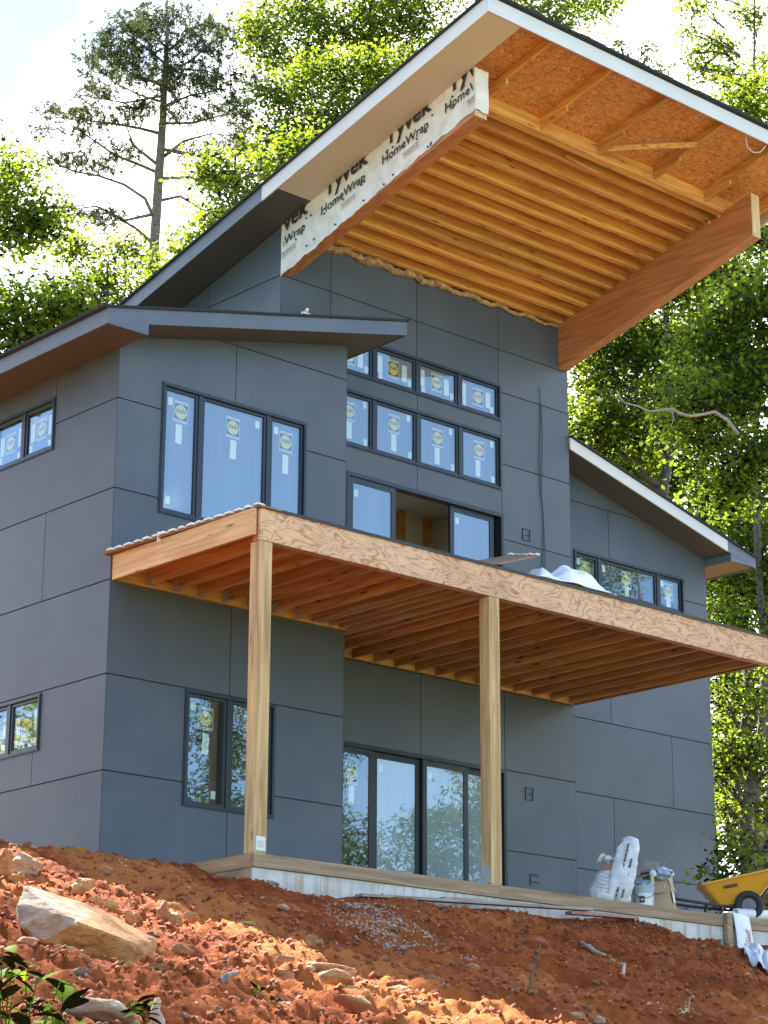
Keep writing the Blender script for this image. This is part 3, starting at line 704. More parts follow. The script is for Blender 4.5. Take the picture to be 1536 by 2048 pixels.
for k, (mp, u0, u1, z0, z1, muls, gl, place, st, mw) in enumerate(WINS):
    mb = ring(mp, u0, u1, z0, z1, 0.030, -0.10, 0.022)
    for mu in muls: mbox(mp, mu-mw/2, mu+mw/2, z0+0.03, z1-0.03, -0.09, 0.004, mb)
    W = mb.build('window', M['frame'], house)
    ring(mp, u0-0.018, u1+0.018, z0-0.014, z1+0.018, 0.0178, 0.001, 0.014).build('flange', M['frame'], W)
    lim = [u0+0.03] + [x for mu in muls for x in (mu-mw/2, mu+mw/2)] + [u1-0.03]
    for i in range(0, len(lim), 2):
        a, b = lim[i]+.003, lim[i+1]-.003
        ring(mp, a, b, z0+.033, z1-.033, 0.040, -0.070, -0.010).build('sash', M['frame'], W)
        mbox(mp, a+.041, b-.041, z0+.074, z1-.074, -0.066, -0.050).build('pane', M[gl], W)  # opaque backing added behind the glass; dark ones stand for the unlit room
        sheet(mp, a+.0405, b-.0405, z0+.0735, z1-.0735, -0.032).build('pane', M['front_glass'], W, recalc=False)
        uc = (a+b)/2; h = z1 - z0; wd = b - a
        flip = -1 if place[0] == 'l' else 1
        if h > 1.2:
            zs_ = z1 - 0.33
            put(STK, 'sticker', W, place, uc + (0.0 if wd > 1 else 0.02)*flip, zs_, -0.045); put(TAGL, 'paper_label', W, place, uc + (0.0 if wd > 1 else 0.0)*flip, zs_-0.31, -0.045)
            put(TAGS, 'paper_label', W, place, (b-.12) if i == 2 else a+.12, z1-.20, -0.045)
            if i == 0: put(TAGS, 'paper_label', W, place, b-.16 if gl == 'glass' else a+.13, z0+.20, -0.045)
        elif h > 0.8:
            zs_ = z1 - 0.31
            put(STK, 'sticker', W, place, uc+rs.uniform(-.02, .02), zs_, -0.045); put(TAGL, 'paper_label', W, place, uc-.01, zs_-.30, -0.045)
            put(TAGS, 'paper_label', W, place, b-.13, z1-.15, -0.045); put(TAGS, 'paper_label', W, place, b-.10, z0+.15, -0.045)
        else:
            zc = (z0+z1)/2 + .01
            put(STK, 'sticker', W, place, uc - .01*flip, zc + (0.04 if place[1] == YR else 0), -0.045)
            if place[1] == YR:
                put(TAGL, 'paper_label', W, place, uc-.01, z0+.16, -0.045); put(TAGS, 'paper_label', W, place, a+.11, z1-.17, -0.045)
            else:
                put(TAGL, 'paper_label', W, place, uc+.21, zc-.01, -0.045); put(TAGL, 'paper_label', W, place, a+.11, zc+.03, -0.045)
                put(TAGS, 'paper_label', W, place, a+.12, z0+.13, -0.045); put(TAGS, 'paper_label', W, place, b-.10, z0+.16, -0.045)

# --- sliding doors
def sliding_door(z0, z1, u0, u1, leaves, opening=None):
    mb = ring(FT, u0, u1, z0, z1, 0.045, -0.13, 0.020)
    W = mb.build('sliding_door', M['frame'], house)
    ring(FT, u0-0.018, u1+0.018, z0-0.012, z1+0.018, 0.0178, 0.001, 0.014).build('flange', M['frame'], W)
    for a, b, o, gl, stick in leaves:
        ring(FT, a, b, z0+.048, z1-.05, 0.085, o-0.045, o, None, 0.10, 0.085).build('door_leaf', M['frame'], W)
        mbox(FT, a+.086, b-.086, z0+.149, z1-.136, o-.040, o-.026).build('pane', M[gl], W)  # added opaque backing; behind clear glass its dark colour replaces the room
        sheet(FT, a+.0855, b-.0855, z0+.1485, z1-.1355, o-.012).build('pane', M['front_glass'], W, recalc=False)
        put(TAGS, 'paper_label', W, ('f', YT), a+.17, z1-.28, o-.022)
        if stick:
            put(STK, 'sticker', W, ('f', YT), (a+b)/2+.03, z1-.43, o-.022); put(TAGL, 'paper_label', W, ('f', YT), (a+b)/2+.03, z1-.74, o-.022)
    return W
sliding_door(hD[2], hD[3], hD[0], hD[1], [(5.05, 5.985, 0.0, 'glass_film', False), (7.16, 8.10, -0.05, 'glass_film', False)])
sliding_door(hS[2], hS[3], hS[0], hS[1], [(4.69, 5.575, 0.0, 'glass', True), (5.60, 6.53, -0.05, 'glass_white', False), (6.535, 7.46, 0.0, 'glass_white', False), (7.40, 8.18, -0.052, 'glass_white', False)])

# --- small wall openings and cable
def outlet(u, z):
    o = ring(FT, u-.085, u+.085, z-.10, z+.10, .012, 0.0005, .012).build('outlet_box', M['frame'], house)
    MB().tube([(u-.02, YT-.012, z-.02), (u+.01, YT-.03, z+.01), (u+.05, YT-.025, z+.0), (u+.06, YT-.02, z-.04)], .006, 5).build('wire', M['frame'], o)
outlet(8.77, 6.37); outlet(8.755, 2.237)
o = mbox(FT, 8.75, 8.762, .85, 1.02, .0005, .012); mbox(FT, 8.762, 8.93, 1.005, 1.02, .0005, .012, o); mbox(FT, 8.80, 8.95, .90, .912, .0005, .010, o); o.build('outlet_box', M['frame'], house)
for dx in (0.0, 0.035):
    pts = [(9.11+dx+0.022*math.sin(3.1*z+dx*40)+(.02 if z < 7 else 0), YT-.012, z) for z in np.arange(8.95-dx*8, 5.2, -0.12)]
    tag(MB().tube(pts, .0055, 5).build('cable', M['frame'], None, base=(9.11, YT, 5.2)), ['dark cable hanging down the tall grey wall right of the windows, outer of a pair', 'dark cable hanging down the tall grey wall, nearer the windows of a pair'][0 if dx else 1], 'cable', 'cables hanging on the tower wall')

# --- left wing roof
YF = -0.60
LX0, LX1 = -0.625, 4.525
def zl(x): return LW0 + LWS*x
roof = MB()
roof.prism([(LX0, YF+.03, zl(LX0)+.05), (LX1-.03, YF+.03, zl(LX1-.03)+.05), (LX1-.03, YF+.03, zl(LX1-.03)+.205), (LX0, YF+.03, zl(LX0)+.205)], (0, YT-YF-.045, 0))
roof.prism([(LX0+.03, YT-.012, zl(LX0)+.05), (XT0-.012, YT-.012, zl(XT0)+.05), (XT0-.012, YT-.012, zl(XT0)+.205), (LX0+.03, YT-.012, zl(LX0)+.205)], (0, YB-YT, 0))
lroof = roof.build('roof', M['osb'], house)
def shingles(x0, x1, zf, y0, y1, parent, n=1):
    MB().prism([(x0, y0, zf(x0)+.207), (x1, y0, zf(x1)+.207), (x1, y0, zf(x1)+.240), (x0, y0, zf(x0)+.240)], (0, y1-y0, 0)).build('shingle_layer', M['shingle'], parent)
shingles(LX0-.03, LX1+.03, zl, YF-.03, YT-.012, lroof); shingles(LX0-.03, XT0-.012, zl, YT-.0119, YB+.2, lroof)
# ragged shingle edge along the left eave
rr = random.Random(8)
y = YF
while y < 8:
    d = rr.uniform(.28, .36); MB().box(LX0-.05, LX0+.06, y+.004, y+d-.004, zl(LX0)+.215, zl(LX0)+.24+rr.uniform(.004, .022)).build('shingle', M['shingle'], lroof); y += d
# rake fascia, eave fascia, right end fascia
MB().prism([(LX0-.004, YF, zl(LX0)-.002), (LX1, YF, zl(LX1)), (LX1, YF, zl(LX1)+.205), (LX0-.004, YF, zl(LX0)+.205)], (0, .026, 0)).build('fascia', M['trim'], lroof)
MB().box(LX0-.002, LX0+.024, YF+.028, YB+.1, 6.885, zl(LX0)+.204).build('fascia', M['trim'], lroof)
MB().box(LX1-.026, LX1, YF+.028, YT-.012, zl(LX1)-.012, zl(LX1)+.20).build('fascia', M['trim'], lroof)
# soffits
MB().prism([(.02, YF+.028, zl(.02)), (LX1-.028, YF+.028, zl(LX1)-.006), (LX1-.028, YF+.028, zl(LX1)+.02), (.02, YF+.028, zl(.02)+.03)], (0, -YF-.030, 0)).build('soffit', M['soffit'], lroof)
MB().prism([(XL+.011, -.001, zl(XL)), (LX1-.028, -.001, zl(LX1)-.006), (LX1-.028, -.001, zl(LX1)+.02), (XL+.011, -.001, zl(XL)+.03)], (0, YT-.012, 0)).build('soffit', M['soffit'], lroof)
MB().box(LX0+.026, -.002, .001, YB, 6.90, 6.915).build('soffit', M['soffit'], lroof)
MB().box(LX0+.026, .015, YF+.028, -.001, 6.897, 6.912).build('soffit', M['soffit'], lroof)
MB().prism([(LX0-.003, YF+.001, zl(LX0)-.003), (.02, YF+.001, 6.896), (.02, YF+.001, zl(.02)-.002)], (0, .024, 0)).build('eave_return', M['trim'], lroof)
MB().box(.016, .030, YF+.028, -.002, 6.897, zl(.02)-.003).build('eave_return', M['trim'], lroof)
sc_ = MB(); sc_.bar((2.60, YF+.02, 7.92), (2.75, YF+.05, 7.93), .05, .03); sc_.bar((2.66, YF+.01, 7.95), (2.69, YF+.02, 8.00), .03, .03)
tag(sc_.build('scrap', M['primer'], None, base=(2.65, YF, 7.9)), 'white scrap lying on the edge of the lower left roof', 'scrap')

# --- right wing roof
RYF, RX0, RX1 = 1.20, XT1+.001, 14.44
def zr(x): return RW0 + RWS*(x - XR1)
rroof = MB().prism([(RX0, RYF+.03, zr(RX0)+.05), (RX1-.03, RYF+.03, zr(RX1-.03)+.05), (RX1-.03, RYF+.03, zr(RX1-.03)+.205), (RX0, RYF+.03, zr(RX0)+.205)], (0, YB-RYF, 0)).build('roof', M['osb'], house)
shingles(RX0, RX1+.03, zr, RYF-.03, YB+.2, rroof)
xj = 13.70
MB().prism([(RX0, RYF, zr(RX0)), (xj, RYF, zr(xj)), (xj, RYF, zr(xj)+.2), (RX0, RYF, zr(RX0)+.2)], (0, .026, 0)).build('fascia', M['primer'], rroof)
MB().prism([(xj+.002, RYF, zr(xj)), (RX1, RYF, zr(RX1)+.01), (RX1, RYF, zr(RX1)+.2), (xj+.002, RYF, zr(xj)+.2)], (0, .026, 0)).build('fascia', M['trim'], rroof)
MB().box(RX1-.024, RX1+.002, RYF+.028, YB, 6.885, zr(RX1)+.2).build('fascia', M['trim'], rroof)
MB().prism([(RX0, RYF+.028, zr(RX0)+.002), (XR1-.02, RYF+.028, zr(XR1-.02)+.002), (XR1-.02, RYF+.028, zr(XR1)+.03), (RX0, RYF+.028, zr(RX0)+.03)], (0, YR-RYF-.030, 0)).build('soffit', M['soffit'], rroof)
MB().prism([(XR1-.01, RYF+.001, 6.90), (RX1-.001, RYF+.001, 6.90), (RX1-.001, RYF+.001, zr(RX1)+.009), (XR1-.01, RYF+.001, zr(XR1)-.002)], (0, .024, 0)).build('eave_return', M['trim'], rroof)
MB().box(XR1-.019, XR1-.007, RYF+.028, YR-.002, 6.902, zr(XR1)-.001).build('eave_return', M['trim'], rroof)
MB().box(XR1-.005, RX1-.026, RYF+.028, YB, 6.90, 6.915).build('soffit', plain('brown soffit board', (.20, .115, .07), .7, .08, 1), rroof)

# --- tower roof and timber canopy
def zt(y): return T0 + TS*y
TX0, TX1, TYF, TYB = 3.0, 10.47, -3.85, 9.6
RT = 0.215
def tprism(x0, x1, y0, y1, d0, d1, mb=None):
    mb = mb or MB()
    mb.hexa([(x0, y0, zt(y0)+d0), (x1, y0, zt(y0)+d0), (x1, y1, zt(y1)+d0), (x0, y1, zt(y1)+d0), (x0, y0, zt(y0)+d1), (x1, y0, zt(y0)+d1), (x1, y1, zt(y1)+d1), (x0, y1, zt(y1)+d1)])
    return mb
troof = tprism(TX0+.03, TX1-.03, TYF+.03, TYB, .195, RT).build('roof', M['osb'], house)
tprism(TX0-.035, TX1+.035, TYF-.035, TYB+.03, RT+.002, RT+.036).build('shingle_layer', M['shingle'], troof)
rr = random.Random(4)
x = TX0-.03                                       # ragged shingle tabs on the front edge
proto = None
while x < TX1:
    d = rr.uniform(.20, .32); h = rr.uniform(.008, .028)
    MB().hexa([(x+.004, TYF-.05, zt(TYF-.05)+RT+.012), (x+d-.004, TYF-.05, zt(TYF-.05)+RT+.012), (x+d-.004, TYF+.2, zt(TYF+.2)+RT+.038), (x+.004, TYF+.2, zt(TYF+.2)+RT+.038),
               (x+.004, TYF-.05, zt(TYF-.05)+RT+.036+h), (x+d-.004, TYF-.05, zt(TYF-.05)+RT+.036+h), (x+d-.004, TYF+.2, zt(TYF+.2)+RT+.042+h*.5), (x+.004, TYF+.2, zt(TYF+.2)+RT+.042+h*.5)]).build('shingle', M['shingle'], troof); x += d
YJ = 0.884
tprism(TX0, TX0+.024, TYF+.026, YJ, -.012, RT).build('fascia', M['primer'], troof)
tprism(TX0, TX0+.024, YJ+.002, TYB, -.012, RT).build('fascia', M['trim'], troof)
tprism(TX1-.024, TX1, TYF+.026, TYB, -.012, RT).build('fascia', M['primer'], troof)
MB().hexa([(TX0, TYF, zt(TYF)-.012), (TX1, TYF, zt(TYF)-.012), (TX1, TYF+.024, zt(TYF)-.012), (TX0, TYF+.024, zt(TYF)-.012), (TX0, TYF, zt(TYF)+RT), (TX1, TYF, zt(TYF)+RT), (TX1, TYF+.024, zt(TYF)+RT-.004), (TX0, TYF+.024, zt(TYF)+RT-.004)]).build('fascia', M['primer'], troof)
YSJ = 0.55
SXR = XT0 - .008
tprism(TX0+.026, SXR-.03, TYF+.028, -2.89, .0, .012).build('soffit', M['soffit_raw'], troof)
for a, b in ((-2.888, -1.20), (-1.198, YSJ)): tprism(TX0+.026, SXR, a, b, .0, .012).build('soffit', M['soffit_raw'], troof)
tprism(TX0+.026, SXR, YSJ+.002, TYB, .0, .012).build('soffit', M['soffit'], troof)

# glulam beams
BW = 0.20
def beam(x0, x1, ys, ye, name='glulam_beam'):
    def zb(y): return 9.39 + 0.25*(YT - y)
    mb = MB(); mb.cur = 0
    mb.add([(x0, ys, zb(ys)), (x1, ys, zb(ys)), (x1, ye, zb(ye)), (x0, ye, zb(ye)), (x0, ys, zt(ys)-.004), (x1, ys, zt(ys)-.004), (x1, ye, zt(ye)-.004), (x0, ye, zt(ye)-.004)],
           [(0,3,2,1),(4,5,6,7),(1,2,6,5),(2,3,7,6),(3,0,4,7)])
    mb.cur = 1; mb.add([(x0, ys, zb(ys)), (x1, ys, zb(ys)), (x1, ys, zt(ys)-.004), (x0, ys, zt(ys)-.004)], [(0,1,5-2,3)][:1] if False else [(0,1,2,3)])
    return mb.build(name, [M['glulam'], M['glulam_end']], house)
beam(XT0, XT0+BW+.03, -2.885, YT-.001); rb = beam(9.59, XT1-.002, -2.885, YT-.001)
for yy in (-2.35, -2.15):
    MB().lathe((9.589, yy+.1, zt(yy)-.05), [(.0001, .012), (.028, .010), (.03, 0)], 10, (-1, 0, 0)).build('bolt', M['glulam_end'], rb)
MB().box(9.60, XT1-.02, -2.893, -2.8855, 10.46, 11.12).build('end_board', M['glulam_end'], rb)

# joists over the beams, parallel to the wall
JY = [-2.30, -2.018, -1.709, -1.422, -1.11, -0.825, -0.53, -0.225, .06, .33, .625, .925, 1.19]
def joist_mb(y0, th, x0=XT0-.0, x1=TX1-.026): 
    return tprism(x0, x1, y0-th/2, y0+th/2, .002, .193)
for i, yj in enumerate(JY[1:]):
    joist_mb(yj, .062).build('ceiling_joist', M['lum_x'], house)
joist_mb(-2.335, .045).build('header', M['lum_x'], house); 
tprism(XT0+.05, 9.585, -2.355, -2.245, -.034, .0).build('header', M['lum_x'], house)
joist_mb(-2.265, .045).build('header', M['lum_x'], house)
for yj in (2.0, 3.0, 4.0, 5.0, 6.0, 7.0): joist_mb(yj, .045, XT0+.2, XT1-.2).build('ceiling_joist', M['lum_x'], house)
# lookouts over the front edge, each notched
for xl in (4.33, 5.535, 6.735, 7.965, 9.135, 10.2):
    mb = tprism(xl-.022, xl+.022, -2.87, -2.3575, .003, .193); tprism(xl-.022, xl+.022, TYF+.026, -2.8705, .082, .193, mb)
    mb.build('lookout_rafter', M['lum_y'], house)
for a, b in ((3.05, 4.3), (4.36, 5.5)): pass
mb = MB().bar((6.76, -2.50, zt(-2.50)+.03), (7.93, -3.24, zt(-3.24)+.04), .04, .085); mb.build('brace', M['lum_x'], house)
mb = MB().bar((6.30, -2.10, zt(-2.1)+.0), (7.05, -2.05, zt(-2.05)+.0), .035, .03); mb.build('cleat', M['lum_x'], house)
tag(MB().tube([(8.40, -3.78, zt(-3.78)-.0), (8.50, -3.72, zt(-3.7)-.10), (8.64, -3.72, zt(-3.7)-.135), (8.78, -3.74, zt(-3.74)-.10), (8.84, -3.8, zt(-3.8)-.01)], .008, 6).build('wire', M['primer'], None, base=(8.1, -3.7, 11.2)), 'pale loop of wire hanging from the front edge of the canopy', 'wire')
# faint printed marks on the boards
for xx, yy in ((4.9, -3.2), (6.2, -2.75), (7.3, -3.45), (8.6, -3.0), (5.2, -2.65)):
    tm = text_mesh('RATED', .09, .001); vs_ = [(xx+v.co.y*.35+v.co.x*.25, yy-v.co.x*1.0, zt(yy-v.co.x)+.1935) for v in tm.vertices]
    q = MB(); q.add(vs_, [tuple(p.vertices) for p in tm.polygons]); q.build('printed_mark', M['ink'], troof, recalc=False)

# house wrap on the left beam, with its print
def zw(y): return 9.40 + 0.25*(YT - y)
mb = MB(); nyw, nzw = 70, 10; rw = random.Random(2)
ys_ = np.linspace(YT-.004, -2.905, nyw); bot = []
for i, yy in enumerate(ys_):
    t = i/(nyw-1); bot.append(zw(yy) + (-.075 + .15*t) + .012*math.sin(i*.9) + .008*math.sin(i*2.3))
V = []
for i, yy in enumerate(ys_):
    for j in range(nzw):
        s = j/(nzw-1); z = bot[i]*(1-s) + (zt(yy)+.02)*s
        V.append((XT0-.010 - .007*(math.sin(i*.8+j*1.3)+math.sin(i*.37-j*.9))*(.6 if 0 < i < nyw-1 else .2) , yy, z))
fs = [(i*nzw+j, (i+1)*nzw+j, (i+1)*nzw+j+1, i*nzw+j+1) for i in range(nyw-1) for j in range(nzw-1)]
mb.add(V, fs)
# folded round the front end
V2 = []
for i in range(8):
    for j in range(nzw):
        s = j/(nzw-1); xx = XT0-.012 + .255*i/7; z = (bot[-1]-.01+.012*math.sin(i))*(1-s) + (zt(-2.9)-.002-.012*i*0)*s
        V2.append((xx, -2.902-.012*abs(math.sin(i*.9+j*.5)), z))
mb.add(V2, [(i*nzw+j, (i+1)*nzw+j, (i+1)*nzw+j+1, i*nzw+j+1) for i in range(7) for j in range(nzw-1)])
wrap = mb.build('house_wrap', M['wrap'], house, smooth=True, recalc=False)
def wrap_text(s, yc, dz, size, bold, mat, xlim=None):
    tm = text_mesh(s, size, bold); q = MB(); vs_ = []
    for v in tm.vertices:
        yy = yc - v.co.x; vs_.append((XT0-.026, yy, zw(yc) + .25*v.co.x*0.98 + dz + v.co.y))
    fs_ = []
    for p_ in tm.polygons:
        if all(vs_[i][1] < YT-.02 and vs_[i][1] > -2.91 for i in p_.vertices): fs_.append(tuple(p_.vertices))
    q.add(vs_, fs_); q.build('lettering', mat, wrap, recalc=False)
for yc in (1.16, -.17, -1.50, -2.80):
    wrap_text('HomeWrap', yc, .42, .20, .003, M['ink']); wrap_text('Tyvek', yc-.06, .715, .38, .011, M['ink'])
    for k, (dz, ln) in enumerate(((.27, .75), (.235, .6), (.20, .7))):
        wrap_text('water barrier for walls . install'[:int(34*ln)], yc-.12, dz, .036, .0005, M['ink_red'] if k == 2 else M['ink'])
rw = random.Random(6)
for k in range(26):                                        # cap nails
    yy = YT-.25-rw.random()*3.8; z = zw(yy)+rw.choice((.06, .33, .52))+rw.uniform(-.03, .03)
    MB().lathe((XT0-.02, yy, z), [(.0001, .014), (.014, .012), (.016, 0)], 8, (-1, 0, 0)).build('cap_nail', M['ink'], wrap)

# insulation sticking out along the head of the tower wall
mb = MB(); ri = random.Random(5); pts = []; rad = []
n = 90
for i in range(n):
    t = i/(n-1); x = 4.45 + 5.1*t
    pts.append((x, YT-.03-.015*math.sin(i*1.7), zt(YT)-.02-(.05-.03*t)-.022*math.sin(i*.55)-.015*ri.random())); rad.append((.068-.045*t)*(.75+.5*ri.random()))
mb.tube(pts, rad, 7); mb.build('insulation', M['insul'], house, smooth=False)
# ================================================================ DECK
DX0, DX1, DYF = 0.11, 9.79, -2.875
ZT, ZBM = 4.076, 3.690
deck = thing('deck', 'unfinished timber deck on square posts in front of the house', 'deck', (0.1, -2.8, 0))
splices = [DX0, 3.99, 7.22, DX1]
for a, b in zip(splices[:-1], splices[1:]):
    MB().box(a+.0015, b-.0015, DYF, DYF+.043, ZBM, ZT).build('beam', M['lvl'], deck)
for k in (1, 2): MB().box(DX0+.001*k, DX1, DYF+.0445*k, DYF+.0445*k+.043, ZBM+.001*k, ZT-.001).build('beam', M['glulam'], deck)
yb = DYF+.135
MB().hexa([(.045, yb-.09, 3.75), (.088, yb-.09, 3.75), (.062, -.006, 3.752), (.02, -.006, 3.752), (.045, yb-.09, ZT-.002), (.088, yb-.09, ZT-.002), (.062, -.006, ZT-.002), (.02, -.006, ZT-.002)]).build('rim_joist', M['rim'], deck)
MB().box(DX1-.045, DX1, yb, YT-.045, 3.76, ZT-.002).build('rim_joist', M['dlum_y'], deck)
MB().box(.10, XL, -.046, -.004, 3.752, ZT-.003).build('ledger', M['lum_x'], deck)
MB().box(XL+.013, DX1-.05, YT-.046, YT-.004, 3.772, ZT-.003).build('ledger', M['lum_x'], deck)
jp = MB().box(.534, .576, yb, -.047, 3.772, ZT-.004).build('joist', M['dlum_y'], deck)
hp = MB().box(.522, .588, -.16, -.048, 3.767, 3.90).box(.528, .582, -.0475, -.0465, 3.77, 3.93).build('joist_hanger', plain('galvanised hanger', (0.30, 0.27, 0.23), .55, .2, 20), deck)
x = .411
k = 1
while .555 + .411*k < XL-.05:
    inst(jp, (.411*k, 0, 0), deck); inst(hp, (.411*k, 0, 0), deck); k += 1
for xx in (3.30, 3.345, 3.62, 3.80): inst(jp, (xx-.555, 0, 0), deck)
jl = MB().box(4.30-.021, 4.30+.021, yb, YT-.047, 3.772, ZT-.004).build('joist', M['dlum_y'], deck)
MB().box(3.93, 4.03, yb, YT-.047, 3.73, ZT-.004).build('joist', M['dlum_y'], deck)
k = 1
while 4.30 + .411*k < DX1-.1:
    inst(jl, (.411*k, 0, 0), deck); k += 1
# sheathing with ragged pale ends
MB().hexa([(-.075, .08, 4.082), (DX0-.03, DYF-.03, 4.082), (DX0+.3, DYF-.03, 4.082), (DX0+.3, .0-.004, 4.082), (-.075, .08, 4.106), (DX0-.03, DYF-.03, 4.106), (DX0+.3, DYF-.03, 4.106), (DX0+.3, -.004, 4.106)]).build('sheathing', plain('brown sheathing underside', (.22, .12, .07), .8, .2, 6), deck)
MB().box(DX0+.302, XL, DYF-.012, -.004, 4.078, 4.100).build('sheathing', M['osb'], deck)
MB().box(XL+.013, DX1+.02, DYF-.012, YT-.004, 4.078, 4.100).build('sheathing', M['osb'], deck)
MB().box(DX0+.1, DX1+.03, DYF-.022, DYF-.0125, 4.072, 4.108).build('drip_edge', M['frame'], deck)
white = plain('white torn board face', (.74, .72, .66), .7, .1, 8)
rr = random.Random(9); y = -.02
while y > DYF:
    d = rr.uniform(.09, .14); t = (y-.08)/(DYF-.11); xx = -.075+(DX0+.045)*t
    zj = rr.uniform(-.004, .006)
    MB().hexa([(xx-.03, y, 4.107), (xx+.09, y, 4.107), (xx+.09, y-d, 4.107), (xx-.025, y-d, 4.107), (xx-.02, y-.01, 4.135+zj), (xx+.09, y-.01, 4.132), (xx+.09, y-d+.02, 4.132), (xx-.018, y-d+.02, 4.140+zj)]).build('torn_edge', white, deck, bevel=.004)
    y -= d + rr.uniform(.035, .075)
MB().box(-.02, .02, -1.02, -1.0, 4.03, 4.16).build('cleat', white, deck)
pst = []
for xx in (.122, 3.886):
    pst.append(MB().box(xx, xx+.186, -2.868, -2.682, .012, ZBM-.001).build('post', M['post'], deck, bevel=.006))
    MB().box(xx+.01, xx+.176, -2.858, -2.692, .0, .0115).build('post_base', white, deck)
MB().box(.150, .285, -2.8715, -2.8685, .04, .20).build('paper_tag', M['st_white'], pst[0])
MB().box(3.8825, 3.8855, -2.85, -2.69, .03, .24).build('paper_tag', plain('grey post wrap', (.34, .33, .31), .7), pst[1])
for zz, pa in ((.14, pst[0]), (.12, pst[0]), (.10, pst[0]), (.08, pst[0])):
    MB().box(.168, .262, -2.8725, -2.8717, zz, zz+.006).build('printed_line', M['ink_red'], pa)

# things lying on the deck
b = MB().hexa([(3.72, -2.72, 4.115), (4.02, -2.93, 4.115), (4.98, -2.66, 4.455), (4.72, -2.44, 4.455), (3.72, -2.72, 4.145), (4.02, -2.93, 4.145), (4.98, -2.66, 4.487), (4.72, -2.44, 4.487)])
tag(b.build('plank', plain('brown plank', (.20, .12, .08), .8, .2, 8), None, base=(3.95, -2.8, 4.11)), 'brown plank tipped up over the front edge of the deck', 'plank')
bpl = bpy.data.objects['plank']
rr = random.Random(2)
for k in range(5):
    t = k/4; q = Vector((4.98, -2.66, 4.47)).lerp(Vector((4.72, -2.44, 4.47)), t)
    MB().box(q.x-.038, q.x+.036, q.y-.034, q.y+.03, q.z+.013, q.z+.022+rr.uniform(0, .012)).build('torn_edge', white, bpl, bevel=.003)
def cloth(name, fn, nu, nv, mat, label, cat, base, th=0.006):
    mb = MB(); V = [fn(i/(nu-1), j/(nv-1)) for i in range(nu) for j in range(nv)]
    mb.add(V, [(i*nv+j, (i+1)*nv+j, (i+1)*nv+j+1, i*nv+j+1) for i in range(nu-1) for j in range(nv-1)])
    o = mb.build(name, mat, None, smooth=True, base=base)
    md = o.modifiers.new('solid', 'SOLIDIFY'); md.thickness = th
    return tag(o, label, cat)
def tarp_f(u, v):
    x = 4.85 + 1.45*u; y = -2.86 + .75*v
    h = .19*math.exp(-((u-.16)/.14)**2) + .33*math.exp(-(abs(u-.62)/.28)**3)
    h *= (1-abs(v-.45)*1.1)
    h += .022*math.sin(9*u+5*v) + .016*math.sin(21*u-8*v) + .03*abs(math.sin(7*u+9*v))
    edge = min(1, 7*(1-u), 7*u+.1, 6*v+.1)
    return (x, y + .03*math.sin(11*u), 4.125 + max(0, h)*edge + .012*math.sin(17*u+3*v)*(.3 if edge < 1 else 1) + .01)
cloth('tarp', tarp_f, 46, 18, plain('white poly sheet', (.74, .74, .76), .4, .08, 6), 'crumpled white plastic sheet lying on the deck beside the brown plank', 'tarp', (5.5, -2.5, 4.11))

# ================================================================ CONCRETE PATIO
patio = thing('patio', 'raised concrete patio slab with weathered form boards along its edge', 'patio', (0.1, -2.87, 0))
PX1 = 15.5
MB().box(.155, PX1, -2.83, 1.90, -.95, -.003).build('slab', M['concrete'], patio)
# concrete stem face cast in sections
sx_ = [.117, .62, 1.12, 2.02, 2.42, 3.25, 4.05, 4.9, 5.75, 6.62, 7.5, 8.02, 8.9, 9.6, 10.5]
for a, b in zip(sx_[:-1], sx_[1:]): MB().box(a+.0025, b-.0025, -2.862, -2.831, -.95, -.158).build('concrete_panel', M['concrete'], patio)
fx = [.112, 4.0, 8.30, 13.0]
for a, b in zip(fx[:-1], fx[1:]): MB().box(a+.002, b-.002, -2.887, -2.831, -.150, .002).build('form_board', M['form_x'], patio)
MB().box(.11, .153, -2.830, .0-.004, -.150, .002).build('form_board', M['form_y'], patio)
MB().box(.122, .154, -2.830, -.004, -.9, -.152).build('concrete_panel', plain('clay stained concrete', (.33, .20, .12), .85, .25, 3), patio)
MB().box(.9, 2.2, -2.90, -2.866, -.60, -.56).build('footing_board', M['form_x'], patio)

# stake and hanging sheet by the patio edge
tag(MB().hexa([(8.25, -2.96, -.62), (8.36, -2.96, -.62), (8.36, -2.895, -.62), (8.25, -2.895, -.62), (8.27, -2.96, .03), (8.38, -2.96, .03), (8.38, -2.895, .03), (8.27, -2.895, .03)]).build('stake', M['form_x'], None, base=(8.3, -2.92, -.62), bevel=.004),
    'wooden stake standing against the patio edge beside the hanging white sheet', 'stake')
def sheet_f(u, v):
    a = v*1.0
    if v < .25:
        s = v/.25; y = -2.70 - .21*s; z = .03 + .05*math.sin(s*math.pi/2*1.2)*(1-s*.6)
    else:
        s = (v-.25)/.75; y = -2.915 - .05*math.sin(s*2.2); z = .045 - .66*s
    return (8.43 + .34*u + .03*v, y - .02*math.sin(u*3.1), z - .02*u)
sh = cloth('paper_sheet', sheet_f, 8, 26, plain('printed white sheet', (.72, .74, .76), .5, .05, 5), 'long white printed sheet hanging over the patio edge by the stake', 'paper sheet', (8.6, -2.85, 0))
for k in range(6):
    mb = MB(); mb.add([(8.60+.02*k, -2.963-.004*k, -.16-.004*k), (8.612+.02*k, -2.963-.004*k, -.16-.004*k), (8.625+.02*k, -2.985, -.34-.03*(k % 3)), (8.613+.02*k, -2.985, -.34-.03*(k % 3))], [(0, 1, 2, 3)])
    mb.build('printed_line', M['ink_red'], sh, recalc=False)
o = MB().tube([(8.70, -2.74, .07), (9.75, -2.95, .085)], .072, 16, cap=False); pp = o.build('pipe', plain('white plastic pipe', (.72, .71, .68), .4, .06, 3), None, smooth=True, base=(8.7, -2.75, 0))
